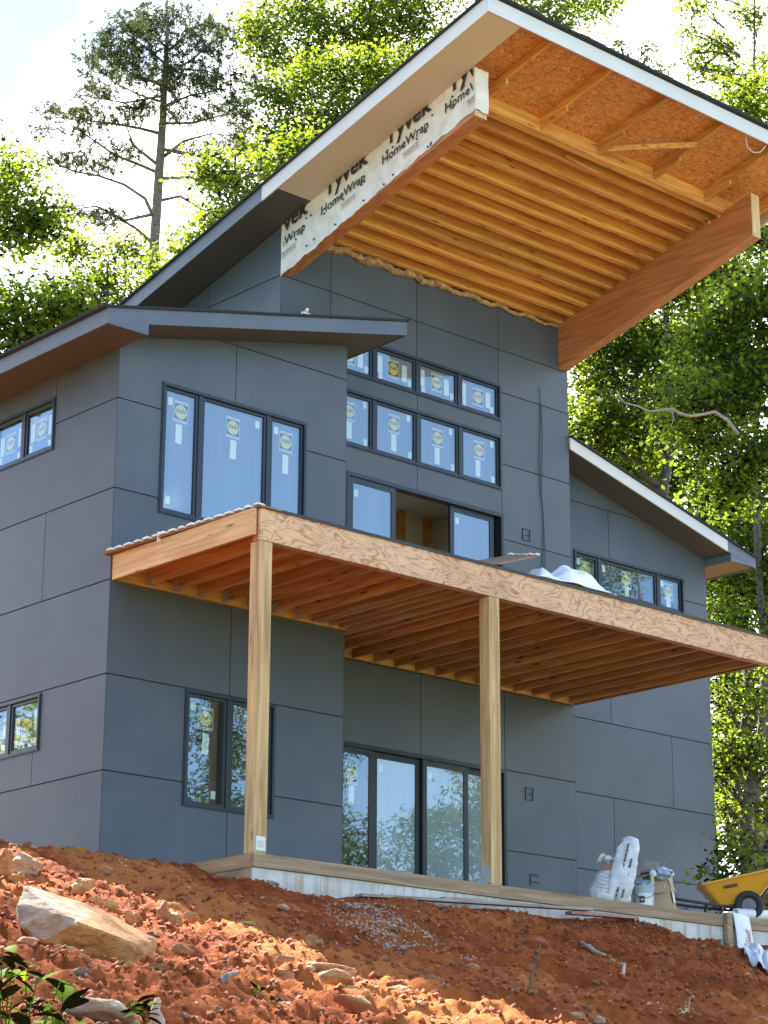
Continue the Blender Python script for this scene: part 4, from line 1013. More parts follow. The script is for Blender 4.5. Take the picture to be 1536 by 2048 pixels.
md = pp.modifiers.new('s', 'SOLIDIFY'); md.thickness = .008
tag(pp, 'white plastic pipe lying on the patio edge below the wheelbarrow', 'pipe')

# planks lying in the dirt against the patio
def plank(a, b, wd, th, mat, label, up=(0, 0, 1)):
    return tag(MB().bar(a, b, wd, th, up).build('plank', mat, None, base=a, bevel=.003), label, 'plank')
greyp = wood('grey weathered plank', (.20, .15, .12), (.36, .29, .24), 'x', knots=False)
redp = wood('clay covered plank', (.26, .11, .08), (.40, .22, .18), 'x', knots=False)
plank((1.55, -3.04, -.36), (5.35, -3.14, -.205), .14, .035, greyp, 'long grey plank lying in the red dirt along the foot of the patio')
plank((5.0, -3.10, -.27), (6.15, -3.20, -.245), .12, .04, redp, 'short reddish plank lying past the right end of the long grey plank')
plank((2.9, -3.02, -.27), (3.6, -3.0, -.235), .10, .03, greyp, 'small grey board leaning on the patio edge above the long plank')
plank((.05, -1.25, -.015), (.98, -2.62, -.20), .13, .04, greyp, 'dark plank end at the left corner of the patio where the dirt meets it')
plank((-4.4, -.86, .145), (.12, -.93, .045), .06, .06, wood('pale edging board', (.50, .38, .25), (.66, .54, .40), 'x', knots=False), 'pale edging board along the top of the bank left of the house')

# ================================================================ THINGS ON THE PATIO
sackm = plain('woven white sack', (.54, .53, .51), .6, .16, 9, bump=.4)
def spline(P, n):
    P = [Vector(p) if hasattr(p, '__len__') else p for p in P]; m = len(P); out_ = []
    for i in range(n):
        t = i/(n-1)*(m-1); k = min(int(t), m-2); u = t-k
        a, b, c, d = P[max(k-1, 0)], P[k], P[k+1], P[min(k+2, m-1)]
        out_.append(.5*((2*b)+(c-a)*u+(2*a-5*b+4*c-d)*u*u+(3*b-a-3*c+d)*u*u*u))
    return out_
def wrinkle(o, amp, sc, seed):
    from mathutils import noise
    for v in o.data.vertices:
        q = v.co*sc + Vector((seed*3.1, seed, 0)); n_ = v.normal
        v.co += n_*amp*(1-2*abs(noise.noise(q)) + .55*(1-2*abs(noise.noise(q*2.3))) - .6)
    o.data.update(); return o
def blob(path, rads, n=20, squash=(1, 1), seed=1, wr=.05):
    rads = [float(x) for x in spline([float(x) for x in rads], 26)]; path = spline(path, 26); n = 30
    """soft closed bag along a path, elliptical sections with wrinkles"""
    r = random.Random(seed); mb = MB(); path = [Vector(p) for p in path]; m = len(path); V = []
    ph = [r.uniform(0, 6.3) for _ in range(6)]
    for i, p in enumerate(path):
        d = (path[min(i+1, m-1)] - path[max(i-1, 0)]).normalized()
        s = Vector((CR.x, CR.y, 0)).normalized(); s = (s - d*s.dot(d)).normalized(); u = d.cross(s)
        for k in range(n):
            a = 2*math.pi*k/n
            q = 1 + wr*math.sin(3*a+ph[0]+i*.9) + wr*.7*math.sin(5*a+ph[1]-i*1.4) + wr*.6*math.sin(i*1.9+ph[2]+2*a)
            V.append(p + (s*math.cos(a)*squash[0] + u*math.sin(a)*squash[1])*rads[i]*q)
    F = [(i*n+k, i*n+(k+1) % n, (i+1)*n+(k+1) % n, (i+1)*n+k) for i in range(m-1) for k in range(n)]
    F += [tuple(range(n))[::-1], tuple((m-1)*n+k for k in range(n))]
    mb.add(V, F); return mb
def soft(o, lv=2):
    md = o.modifiers.new('sub', 'SUBSURF'); md.levels = lv; md.render_levels = lv; return o
RT_ = Vector((CR.x, CR.y, 0)).normalized()           # towards the right of the picture
FW_ = Vector((CF.x, CF.y, 0)).normalized()
def pat(px, py, t):                                    # point on the sight line at distance t, used for things standing on the patio
    return at(px, py, t)
S0 = at(1218, 1806, 29.25)
def off(o, r, z, f=0.0): return Vector(o) + RT_*r + FW_*f + Vector((0, 0, z))
B0 = Vector((6.42, -2.50, 0.004))
p = [off(B0, -.02+.012*i, z) for i, z in enumerate((0.0, .02, .10, .20, .30, .38, .43, .45))]
s1 = wrinkle(blob(p, [.17, .235, .265, .255, .225, .18, .11, .04], 20, (1, .8), 4, .035).build('sack', sackm, None, smooth=True, base=B0), .022, 9, 1)
tag(s1, 'fat slumped white woven sack standing on the patio under the upright sack', 'sack')
p = [off(B0, r, z, f) for r, z, f in ((.05, .02, -.12), (.08, .10, -.14), (.13, .24, -.15), (.175, .40, -.13), (.215, .55, -.09), (.255, .68, -.05), (.275, .77, -.03), (.265, .83, .0), (.22, .86, .03))]
s2 = wrinkle(blob(p, [.10, .15, .165, .155, .150, .142, .138, .115, .06], 18, (1, .55), 9, .03).build('sack', sackm, None, smooth=True, base=B0), .024, 8, 2)
tag(s2, 'tall white printed sack leaning upright with its folded top bent over', 'sack')
p = [off(B0, r, z, f) for r, z, f in ((.08, .60, .02), (.02, .595, .02), (-.06, .625, .02), (-.13, .585, .0), (-.16, .56, 0))]
fl = wrinkle(blob(p, [.04, .11, .10, .055, .01], 14, (.5, .9), 2, .05).build('flap', sackm, s2, smooth=True), .02, 12, 3)
MB().bar(off(B0, -.09, .47, -.05), off(B0, .04, .49, -.08), .05, .07).build('brick_piece', plain('terracotta scrap', (.34, .14, .08), .8), s1, bevel=.01)
# printing on the tall sack: lines of block letters running up it
def sack_print(r0, z0, r1, z1, f0, f1, s, size):
    tm = text_mesh(s, size, .0025); a = off(B0, r0, z0, f0); b = off(B0, r1, z1, f1); d = (b-a).normalized(); wd = (RT_*1.0 - d*RT_.dot(d)).normalized(); nn = d.cross(wd)
    if nn.dot(FW_) > 0: nn = -nn
    c = (a+b)/2; up_ = -wd
    q = MB(); q.add([c + d*v.co.x + up_*v.co.y for v in tm.vertices], [tuple(p_.vertices) for p_ in tm.polygons]); return q.build('lettering', M['ink'], s2, recalc=False)
sack_print(.06, .06, .245, .74, -.265, -.155, 'BOOM GRADE  BOOM GRADE  BOOM GRADE', .040)
sack_print(.13, .03, .30, .62, -.265, -.165, 'BOOM GRADE  BOOM GRADE', .040)
for k in range(6):
    mb = MB(); zz_ = .16+.045*k; a = off(B0, -.21+.02*k, zz_+.02, -.145-.01*k); b = off(B0, -.03+.01*k, zz_-.02, -.222)
    mb.bar(a, b, .004, .010).build('printed_line', plain('faded print', (.34, .34, .36), .7), s1)

# bucket full of crumpled plastic
K0 = Vector((7.06, -2.53, .002))
bucket = thing('bucket', 'grey plastic bucket with a printed label, filled with crumpled plastic', 'bucket', K0)
bg_ = plain('grey bucket plastic', (.36, .39, .42), .45, .05, 4)
body = MB().lathe(K0, [(.0001, .0), (.128, 0), (.133, .01), (.150, .285), (.150, .29), (.143, .29), (.13, .02), (.0001, .018)], 32).build('body', bg_, bucket, smooth=False)
for z, r in ((.285, .158), (.262, .153), (.238, .152)):
    MB().lathe(K0, [(r-.012, z), (r, z), (r, z+.012), (r-.012, z+.012)], 32).build('rim', bg_, bucket)
def on_cyl(c, r, a0, a1, z0, z1, mat, name, par, n=8):
    mb = MB(); base_a = math.atan2(-FW_.y, -FW_.x); V = []
    for i in range(n+1):
        a = base_a + a0 + (a1-a0)*i/n; V += [(c.x+r*math.cos(a), c.y+r*math.sin(a), c.z+z0), (c.x+r*1.05*math.cos(a), c.y+r*1.05*math.sin(a), c.z+z1)]
    mb.add(V, [(2*i, 2*i+2, 2*i+3, 2*i+1) for i in range(n)]); return mb.build(name, mat, par, recalc=False)
lab = on_cyl(K0, .1405, -.55, .75, .03, .20, plain('bucket label', (.62, .62, .58), .5), 'paper_label', bucket)
on_cyl(K0, .1435, -.5, .0, .07, .16, M['ink'], 'emblem', lab)
on_cyl(K0, .1455, -.36, -.10, .10, .125, plain('emblem tint', (.42, .50, .55), .5), 'emblem', lab)
hd = [K0 + RT_*(.155*math.cos(a)) - FW_*(.10*math.sin(a)+.06) + Vector((0, 0, .26-.13*math.sin(a))) for a in np.linspace(0, math.pi, 12)]
MB().tube(hd, .004, 6).build('handle', M['frame'], bucket)
def crumple(name, c, rx, ry, rz, mat, seed, label, cat, lv=2):
    bm = bmesh.new(); bmesh.ops.create_icosphere(bm, subdivisions=3, radius=1); r = random.Random(seed)
    from mathutils import noise
    for v in bm.verts:
        d = 1 + .38*noise.noise(v.co*2.1+Vector((seed, 0, 0))) + .22*noise.noise(v.co*5.3+Vector((0, seed, 0)))
        v.co = Vector((v.co.x*rx, v.co.y*ry, v.co.z*rz))*d
    me = bpy.data.meshes.new(name); bm.to_mesh(me); bm.free(); me.materials.append(mat)
    o = bpy.data.objects.new(name, me); COL.objects.link(o); o.location = c; return tag(o, label, cat)
polyb = plain('pale blue plastic film', (.27, .32, .40), .3, .35, 14)
crumple('plastic_film', K0+Vector((0, 0, .30)), .15, .14, .09, polyb, 3, 'crumpled blue grey plastic film heaped in the bucket', 'plastic film')
crumple('plastic_film', K0+RT_*.27+Vector((0, 0, .50))+FW_*.15, .17, .13, .09, polyb, 8, 'crumpled blue grey plastic film bulging from the cardboard box', 'plastic film')
crumple('rag', Vector((8.02, -2.42, .05)), .09, .08, .06, plain('blue cloth', (.03, .06, .16), .8), 5, 'dark blue rag on the patio right of the cardboard box', 'rag')
o = MB().lathe(K0+RT_*.12+FW_*.02+Vector((0, 0, .33)), [(.0001, 0), (.035, 0), (.035, .10), (.02, .12), (.018, .15), (.0001, .15)], 14).build('bottle', plain('yellow bottle', (.42, .36, .12), .3), None, base=K0+Vector((.1, 0, .3)))
tag(o, 'small yellowish bottle standing in the bucket among the plastic', 'bottle')
crumple('rag', K0+RT_*.07+FW_*.05+Vector((0, 0, .40)), .07, .06, .05, plain('dark rag', (.02, .02, .02), .8), 11, 'dark rag tucked behind the bottle in the bucket', 'rag')
crumple('plastic_film', K0+RT_*.14-FW_*.0+Vector((0, 0, .475)), .05, .04, .045, plain('foil', (.6, .6, .6), .25), 13, 'small shiny crumple of foil on top of the bottle', 'plastic film')

# cardboard box, open and sagging
C0 = off(Vector((7.40, -2.36, .002)), .02, 0)
card = plain('cardboard', (.36, .25, .14), .8, .08, 5)
box = thing('cardboard_box', 'open tan cardboard box sagging beside the bucket', 'box', C0)
def cb(r, f, z): return off(C0, r, z, f)
q0 = [cb(-.10, -.20, 0), cb(.26, -.20, 0), cb(.36, .20, 0), cb(-.02, .22, 0)]
q1 = [cb(-.085, -.20, .39), cb(.19, -.17, .42), cb(.31, .20, .42), cb(-.03, .22, .40)]
def quadslab(a, b, c, d, th, name, mat, par):
    n = (Vector(b)-Vector(a)).cross(Vector(d)-Vector(a)).normalized()*th; P = [Vector(v) for v in (a, b, c, d)]
    mb = MB(); mb.hexa([P[0], P[1], P[2], P[3], P[0]+n, P[1]+n, P[2]+n, P[3]+n]); return mb.build(name, mat, par)
for i in range(4):
    j = (i+1) % 4; quadslab(q0[i], q0[j], q1[j], q1[i], -.006, 'side_panel', card, box)
quadslab(q0[0], q0[1], q0[2], q0[3], .006, 'base_panel', card, box)
quadslab(q1[0], q1[1], cb(.15, -.235, .25), cb(-.07, -.25, .22), .005, 'flap', card, box)
quadslab(q1[1], q1[2], cb(.30, .21, .50), cb(.19, -.16, .49), .005, 'flap', card, box)
quadslab(cb(.195, -.168, .43), cb(.25, -.05, .44), cb(.33, -.08, .25), cb(.30, -.17, .26), .005, 'flap', card, box)
quadslab(cb(.262, -.206, .12), cb(.31, -.016, .12), cb(.285, -.02, .28), cb(.232, -.206, .29), .003, 'paper_label', M['st_white'], box)
MB().bar(cb(.13, -.209, .36), cb(.15, -.209, .30), .03, .005).build('tape', M['st_white'], box)
# carton and broken strip sticking out
o = quadslab(cb(-.16, .0, .50), cb(.10, .02, .54), cb(.12, .06, .66), cb(-.09, .05, .665), .09, 'carton', plain('brown carton', (.24, .17, .13), .8), None)
tag(o, 'small brown carton resting on top between bucket and cardboard box', 'box')
pts = [cb(.05, .05, .50), cb(.16, .07, .63), cb(.29, .10, .79), cb(.37, .12, .93), cb(.435, .14, 1.06)]
mb = MB()
for a, b, wd in zip(pts[:-1], pts[1:], (.035, .035, .04, .05)): mb.bar(a, b, .012, wd, FW_)
tag(mb.build('wood_strip', M['form_x'], None, base=pts[0]), 'broken wood strip sticking up out of the cardboard box', 'wood strip')

# ---------------------------------------------------------------- wheelbarrow
WB = Vector((8.88, -2.30, 0.0))
barrow = thing('wheelbarrow', 'yellow wheelbarrow parked at the right end of the patio', 'wheelbarrow', WB)
ybm = plain('yellow tray plastic', (.60, .26, .012), .38, .05, 3)
blk = plain('black rubber', (.018, .017, .017), .7, .3, 20)
woodh = plain('dark handle', (.035, .032, .032), .5)
YAW = math.atan2(RT_.y, RT_.x) + R2(-4); ca, sa = math.cos(YAW), math.sin(YAW)
def wb(l, s, z): return Vector((WB.x + l*ca - s*sa, WB.y + l*sa + s*ca, WB.z + z))    # l to the nose, s away from viewer
# tray sections: bottom ring and rim ring
def trayring(l0, l1, s, z0, z1, rnd, n=6):
    P = []
    cs = [(l0, -s), (l1, -s*.94), (l1, s*.94), (l0, s)]
    for i, (l, t) in enumerate(cs):
        pl_, pt_ = cs[i-1]; nl, nt_ = cs[(i+1) % 4]
        d0 = Vector((pl_-l, pt_-t)).normalized(); d1 = Vector((nl-l, nt_-t)).normalized()
        for k in range(n+1):
            u = k/n; a = Vector((l, t)) + d0*rnd*(1-u)**2 + d1*rnd*u**2
            P.append((a.x, a.y))
    out_ = []
    for l, t in P:
        f = (l-l0)/(l1-l0); out_.append(wb(l, t, z0+(z1-z0)*f))
    return out_
r0 = trayring(-.02, .48, .20, .215, .245, .07); r1 = trayring(-.45, .30, .25, .33, .43, .09); r2 = trayring(-.26, .90, .315, .475, .735, .12)
r3 = trayring(-.29, .93, .34, .485, .750, .13); r4 = trayring(-.29, .93, .34, .460, .725, .13)
r1 = [a.lerp(b, .45) for a, b in zip(r0, r2)]
ri0 = [a + Vector((0, 0, .012)) for a in r0]; ri2 = [a.lerp(b, .04) + Vector((0, 0, .004)) for a, b in zip(r2, r0)]
n = len(r0); mb = MB(); ringsV = [r0, r1, r2, r4, r3, ri2, ri0]
mb.add([v for r_ in ringsV for v in r_], [(i*n+k, i*n+(k+1) % n, (i+1)*n+(k+1) % n, (i+1)*n+k) for i in range(len(ringsV)-1) for k in range(n)] + [tuple(range(n))[::-1], tuple((len(ringsV)-1)*n+k for k in range(n))])
tray = mb.build('tray', ybm, barrow, smooth=False)
# maker's plate on the near side
def on_side(l, f):   # point on the near side of the tray
    a = wb(-.02+.50*l, -.20, .215+.03*l); b = wb(-.26+1.16*l, -.315+.01*l, .475+.26*l); return a.lerp(b, f)
a, b, c, d = on_side(.26, .64), on_side(.46, .64), on_side(.45, .77), on_side(.25, .77)
nn = -(b-a).cross(d-a).normalized()
if nn.dot(FW_) > 0: nn = -nn
mb = MB(); mb.add([v+nn*.006 for v in (a, b, c, d)], [(0, 1, 2, 3)]); pl = mb.build('badge', M['ink'], tray, recalc=False)
tm = text_mesh('TRUE TEMPER', .034, .001); ex = (b-a).normalized(); ey = (d-a); ey = (ey-ex*ey.dot(ex)).normalized(); cc = (a+b+c+d)/4 + nn*.009
mb = MB(); mb.add([cc+ex*v.co.x+ey*v.co.y for v in tm.vertices], [tuple(p_.vertices) for p_ in tm.polygons]); mb.build('lettering', plain('badge print', (.20, .10, .02), .6), tray, recalc=False)
for sgn in (-1, 1):
    MB().tube([wb(-.85, sgn*.30, .33), wb(-.3, sgn*.255, .245), wb(.15, sgn*.16, .185), wb(.58, sgn*.09, .19)], [.022, .02, .02, .018], 8).build('handle', woodh, barrow, smooth=True)
    MB().tube([wb(-.16, sgn*.24, .23), wb(-.20, sgn*.235, .10), wb(-.19, sgn*.23, .008), wb(-.05, sgn*.23, .006), wb(.08, sgn*.20, .20)], .014, 8).build('leg', woodh, barrow, smooth=True)
    MB().tube([wb(.55, sgn*.10, .19), wb(.60, sgn*.17, .28), wb(.64, sgn*.22, .36), wb(.68, sgn*.23, .42)], .010, 8).build('strut', plain('grey steel', (.20, .17, .15), .4, metal=.6), barrow, smooth=True)
MB().tube([wb(-.19, -.24, .085), wb(-.19, .24, .085)], .010, 8).build('crossbar', woodh, barrow)
axd = (wb(0, 1, 0)-wb(0, 0, 0)).normalized(); hubm = plain('grey wheel hub', (.12, .11, .10), .5)
for sd_ in (-.30, .24):
    wc = wb(.40, sd_, .20)
    wheel = MB().lathe(wc, [(.0001, 0), (.03, 0), (.035, .01), (.09, .015), (.105, .0), (.11, .06), (.09, .045), (.035, .05), (.03, .06), (.0001, .06)], 24, axd).build('wheel', hubm, barrow)
    tor = [(.155+.048*math.cos(a), .03+.048*math.sin(a)) for a in np.linspace(0, 2*math.pi, 13)]
    MB().lathe(wc, tor, 30, axd).build('tyre', blk, wheel, smooth=True)
MB().tube([wb(.40, -.26, .20), wb(.40, .26, .20)], .012, 8).build('axle', woodh, barrow)
# ================================================================ ROCKS AND DEBRIS ON THE BANK
from mathutils import noise as mnoise
def rock_mesh(rx, ry, rz, seed, rough=.14, npts=16, name='rock', sub=2):
    r = random.Random(seed); bm = bmesh.new()
    for k in range(npts):
        v = Vector((r.gauss(0, 1), r.gauss(0, 1), r.gauss(0, 1))).normalized(); s = r.uniform(.8, 1.05)
        bm.verts.new((v.x*rx*s, v.y*ry*s, v.z*rz*s))
    res = bmesh.ops.convex_hull(bm, input=bm.verts)
    bmesh.ops.delete(bm, geom=[g for g in res.get('geom_interior', []) if isinstance(g, bmesh.types.BMVert)], context='VERTS')
    finish_rock(bm, seed, min(rx, ry, rz)*rough, sub)
    me = bpy.data.meshes.new(name); bm.to_mesh(me); bm.free(); return me
def finish_rock(bm, seed, amp, sub=2, bev=.04):
    s = max(v.co.length for v in bm.verts)
    bmesh.ops.bevel(bm, geom=[e for e in bm.edges], offset=s*bev, segments=1, affect='EDGES', clamp_overlap=True)
    bmesh.ops.triangulate(bm, faces=bm.faces)
    for k in range(sub):
        ed = [e for e in bm.edges if e.calc_length() > s*.22/(k+1)]
        if ed: bmesh.ops.subdivide_edges(bm, edges=ed, cuts=1, use_grid_fill=False)
        bmesh.ops.triangulate(bm, faces=bm.faces)
    for v in bm.verts:
        q = v.co*(2.2/s) + Vector((seed*1.7, 0, 0)); d = v.co.normalized()
        v.co += d*(amp*(mnoise.noise(q)*1.1 + .6*mnoise.noise(q*2.7) + .35*mnoise.noise(q*6.1)))
    bmesh.ops.recalc_face_normals(bm, faces=bm.faces)
def rock_at(px, py, wpx, hpx, seed, mat, label=None, group=None, tilt=0.0, sink=.25, name='rock', npts=16, deep=.8):
    """rock whose outline is about wpx by hpx photo pixels, centred on px,py, bedded in the bank"""
    q, t = hit(px, py + hpx*.30); s = t/FPX
    rx, rz = wpx*s/2*1.08, hpx*s/2*1.12; ry = (rx+rz)/2*deep
    me = rock_mesh(rx, ry, rz, seed, npts=npts); me.materials.append(M[mat])
    o = bpy.data.objects.new(name, me); COL.objects.link(o)
    c = at(px, py, t); o.location = c; o['_w'] = list(c)
    yaw = math.atan2(RT_.y, RT_.x)
    o.rotation_euler = (0, R2(tilt), yaw)
    if label: tag(o, label, 'rock', group)
    return o

# the big wedge of rock, from its corner points
def crop6(x, y): return x/4.267, 1680 + y/4.267
BT = 17.6
BP = {'A': (140, 540, .05), 'B': (215, 385, .18), 'C': (470, 450, .34), 'D': (830, 570, .50), 'E': (1340, 840, .55), 'F': (1300, 1045, .10), 'G': (1100, 1075, -.12),
      'H': (640, 1000, -.20), 'I': (330, 860, -.22), 'J': (150, 700, -.04), 'K': (640, 690, -.34), 'L': (1130, 880, -.16), 'M': (200, 800, .5), 'N': (1250, 1040, .9), 'O': (250, 620, 1.0), 'P': (800, 760, 1.2), 'Q': (700, 1110, .2), 'R_': (1150, 1130, .2)}
pts = [at(*crop6(x, y), BT + d) for x, y, d in BP.values()]
cen = sum(pts, Vector())/len(pts)
bm = bmesh.new()
for p_ in pts: bm.verts.new(p_ - cen)
res = bmesh.ops.convex_hull(bm, input=bm.verts)
bmesh.ops.delete(bm, geom=[g for g in res.get('geom_interior', []) if isinstance(g, bmesh.types.BMVert)], context='VERTS')
finish_rock(bm, 21, .028, 3, .018)
Kp = pts[10] - cen; Ap = pts[0] - cen; Cp = pts[2] - cen; Ip = pts[8] - cen
fn = (Cp-Kp).cross(Ip-Kp).normalized()
if fn.dot(CF) > 0: fn = -fn
for f in bm.faces:
    f.material_index = 1 if (RT_.dot(f.calc_center_median()-Kp) < .06*f.normal.z and f.normal.dot(fn) > .45) else 0; f.smooth = False
me = bpy.data.meshes.new('boulder'); bm.to_mesh(me); bm.free()
for k in ('rock_brown', 'rock_pale', 'rock'): me.materials.append(M[k])
o = bpy.data.objects.new('boulder', me); COL.objects.link(o); o.location = cen
tag(o, 'largest boulder on the bank, wedge shaped with a grey face and a rusty brown side', 'boulder')

def c6(x, y): return crop6(x, y)
def c7(x, y): return 340 + x/2.743, 1700 + y/2.743
def c8(x, y): return 880 + x/2.341, 1780 + y/2.341
ROCKS = [
 (c6(215, 245), 80, 62, 31, 'rock_pale', 'pale flat faced rock at the top left of the bank, behind the largest boulder', 12),
 (c6(20, 240), 40, 95, 32, 'rock_brown', 'tall tan rock cut by the left edge of the picture', 0),
 (c6(150, 345), 32, 50, 33, 'rock_brown', 'brown rock wedged between the tall tan rock and the largest boulder', 0),
 (c6(60, 530), 36, 26, 34, 'rock_brown', 'low brown rock just left of the largest boulder', 20),
 (c6(725, 400), 56, 44, 35, 'rock_brown', 'rounded two tone rock above the middle of the largest boulder', 0),
 (c6(820, 535), 40, 30, 36, 'rock_brown', 'orange stained rock against the upper side of the largest boulder', 10),
 (c6(960, 590), 44, 36, 37, 'rock_brown', 'orange rock tucked behind the right shoulder of the largest boulder', 25),
 (c6(1120, 660), 50, 30, 38, 'rock_brown', 'long brown rock sloping down behind the right end of the largest boulder', 30),
 (c6(900, 265), 28, 32, 39, 'rock_brown', 'small pointed rock near the crest below the house corner', 0),
 (c6(1400, 620), 30, 50, 40, 'rock', 'spike shaped rock standing upright on the orange dirt', 0),
 (c6(1500, 670), 46, 30, 41, 'rock', 'pale rock leaning on the spike shaped rock', 20),
 (c6(240, 860), 46, 24, 42, 'rock', 'small pale rock under the left foot of the largest boulder', 10),
 (c6(560, 945), 64, 26, 43, 'rock', 'knobbly pale rock under the front of the largest boulder', 18),
 (c6(690, 1040), 90, 18, 44, 'rock', 'thin pale slab of rock below the front of the largest boulder', 24),
 (c6(860, 1480), 210, 62, 45, 'rock_pale', 'long flat foreground rock with a white top at the bottom left', 14),
 (c6(930, 1440), 34, 20, 46, 'rock_pale', 'small white stone sitting on the long flat foreground rock', 0),
 (c7(120, 365), 36, 30, 47, 'rock', 'rounded cream rock beside the upright spike rock', 0),
 (c7(420, 315), 40, 15, 48, 'rock', 'flat pale stone in the dark dirt below the patio corner', 4),
 (c7(415, 412), 48, 16, 49, 'rock', 'yellowish flat stone at the top of the orange strip of dirt', 4),
 (c7(65, 550), 52, 24, 50, 'rock', 'flat cream stone right of the largest boulder', 16),
 (c7(630, 605), 40, 26, 51, 'rock', 'blocky cream stone on the orange dirt above the yellow ledge rock', 0),
 (c7(870, 655), 112, 34, 52, 'rock', 'broad pale ledge of rock in the middle of the orange strip', 5),
 (c7(905, 700), 76, 36, 53, 'rock_brown', 'yellow brown rock jutting out under the broad pale ledge', 3),
 (c7(990, 840), 88, 36, 54, 'rock', 'large tan rock below the yellow brown jutting rock', 10),
 (c7(625, 680), 52, 20, 55, 'rock', 'pale stone left of the yellow brown jutting rock', 10),
 (c7(1010, 772), 36, 20, 56, 'rock', 'small tan stone between the jutting rock and the large tan rock', 8),
 (c7(40, 680), 44, 20, 57, 'rock', 'pale flat stone below the right end of the largest boulder', 14),
 (c7(240, 745), 60, 20, 58, 'rock', 'row of pale stone running down the dirt right of the largest boulder', 24),
 (c7(345, 820), 30, 18, 59, 'rock_pale', 'white stone next to the short brown stick', 12),
 (c7(1260, 770), 72, 24, 60, 'rock', 'long pinkish stone on the lower right slope of the gravel patch', 18),
 (c7(1370, 768), 24, 17, 61, 'rock', 'small pinkish stone at the tip of the long pinkish stone', 0),
 (c7(1275, 740), 42, 20, 62, 'rock', 'pale stone just above the long pinkish stone', 5),
 (c7(780, 490), 34, 26, 63, 'rock_brown', 'red brown stone left of the gravel patch', 0),
 (c7(820, 510), 34, 18, 64, 'rock', 'cream splinter of rock beside the red brown stone', 35),
 (c8(205, 522), 50, 26, 65, 'rock', 'upper tan rock of a pair at the bottom centre', 8),
 (c8(295, 560), 82, 34, 66, 'rock', 'lower tan rock of a pair at the bottom centre', 14),
 (c8(320, 618), 44, 12, 67, 'rock_brown', 'yellowish stone at the very bottom below the pair of tan rocks', 0),
 (c8(350, 600), 22, 18, 68, 'rock', 'small stone at the right end of the pair of tan rocks', 0),
 (c8(650, 600), 72, 26, 69, 'rock', 'elongated tan rock on the bottom edge right of the pair', 16),
 (c8(750, 615), 28, 20, 70, 'rock_pale', 'white stone touching the elongated tan rock on the bottom edge', 10),
 (c8(105, 472), 34, 26, 71, 'rock_brown', 'tan stone above and left of the pair at the bottom centre', 20),
 (c8(155, 360), 30, 16, 72, 'rock_brown', 'flat brown stone in the shadowed gully of red dirt', 10),
 (c8(1505, 608), 32, 20, 73, 'rock_pale', 'grey rock at the bottom right corner', 10),
 (c8(1190, 240), 14, 12, 74, 'rock_pale', 'single white stone on the red mound near the hanging sheet', 0),
 (c8(25, 490), 20, 12, 75, 'rock', 'cream stone at the top of the red gully', 5),
 (c8(275, 385), 32, 26, 76, 'clod', 'big red clod in the shadowed gully', 0),
 (c8(440, 250), 60, 40, 77, 'clod', 'big red clod halfway down the bank below the long plank', 0),
]
for k, ((px, py), wpx, hpx, seed, mat, lab_, tl) in enumerate(ROCKS):
    rock_at(px, py, wpx, hpx, seed, mat, lab_, tilt=tl)
# small loose stones, each its own object, copied from a few
protos = []
for k in range(6):
    me = rock_mesh(1, .8, .62, 200+k, .16, 12, 'stone', 1); me.materials.append(M[('rock', 'rock', 'rock_brown', 'rock_pale', 'chip', 'rock')[k]]); protos.append(me)
rs = random.Random(12)
def scatter_px():
    while True:
        px = rs.uniform(0, 1536); py = rs.uniform(1720, 2048)
        top = 1725 + max(0, (px-300))*.14
        if py > top + 12: return px, py
for k in range(270):
    px, py = scatter_px(); q, t = hit(px, py); z = float(ground_z(q.x, q.y))
    o = bpy.data.objects.new('stone', protos[rs.randrange(6)]); COL.objects.link(o)
    s = rs.choice((.018, .022, .028, .034, .045, .06))*rs.uniform(.8, 1.25)
    o.scale = (s*rs.uniform(1, 1.7), s, s*rs.uniform(.7, 1.1)); o.rotation_euler = (rs.uniform(-.4, .4), rs.uniform(-.4, .4), rs.uniform(0, 6.3)); o.location = (q.x, q.y, z + s*.25)
    tag(o, 'small loose stone among many scattered over the red dirt bank', 'stone', 'loose stones scattered on the bank')

# countless fragments and crumbs: joined, kind stuff
def fragments(name, mat, pts_sizes, seed):
    r = np.random.RandomState(seed); n = len(pts_sizes); base = np.array([(1,0,0),(-.5,.87,0),(-.5,-.87,0),(0,0,.8),(.3,.2,-.7)])
    F0_ = np.array([(0,1,3),(1,2,3),(2,0,3),(1,0,4),(2,1,4),(0,2,4)])
    P = np.array(pts_sizes); V = np.zeros((n, 5, 3)); 
    ang = r.uniform(0, 6.3, n); ca_, sa_ = np.cos(ang), np.sin(ang)
    b = base[None]*r.uniform(.6, 1.3, (n, 5, 3)); b = b*P[:, 3][:, None, None]
    tl = r.uniform(-.7, .7, n); ct, st = np.cos(tl), np.sin(tl)
    x, y, z = b[..., 0], b[..., 1], b[..., 2]
    y, z = y*ct[:, None]-z*st[:, None], y*st[:, None]+z*ct[:, None]
    V[..., 0] = x*ca_[:, None]-y*sa_[:, None]+P[:, 0][:, None]; V[..., 1] = x*sa_[:, None]+y*ca_[:, None]+P[:, 1][:, None]; V[..., 2] = z+P[:, 2][:, None]
    F = (F0_[None] + (np.arange(n)*5)[:, None, None]).reshape(-1, 3)
    me = bpy.data.meshes.new(name); me.vertices.add(n*5); me.vertices.foreach_set('co', V.ravel())
    me.loops.add(F.size); me.loops.foreach_set('vertex_index', F.ravel()); me.polygons.add(len(F)); me.polygons.foreach_set('loop_start', np.arange(0, F.size, 3)); me.polygons.foreach_set('loop_total', np.full(len(F), 3))
    me.update(calc_edges=True); me.materials.append(mat); o = bpy.data.objects.new(name, me); COL.objects.link(o); o['kind'] = 'stuff'; return o
rn = np.random.RandomState(5)
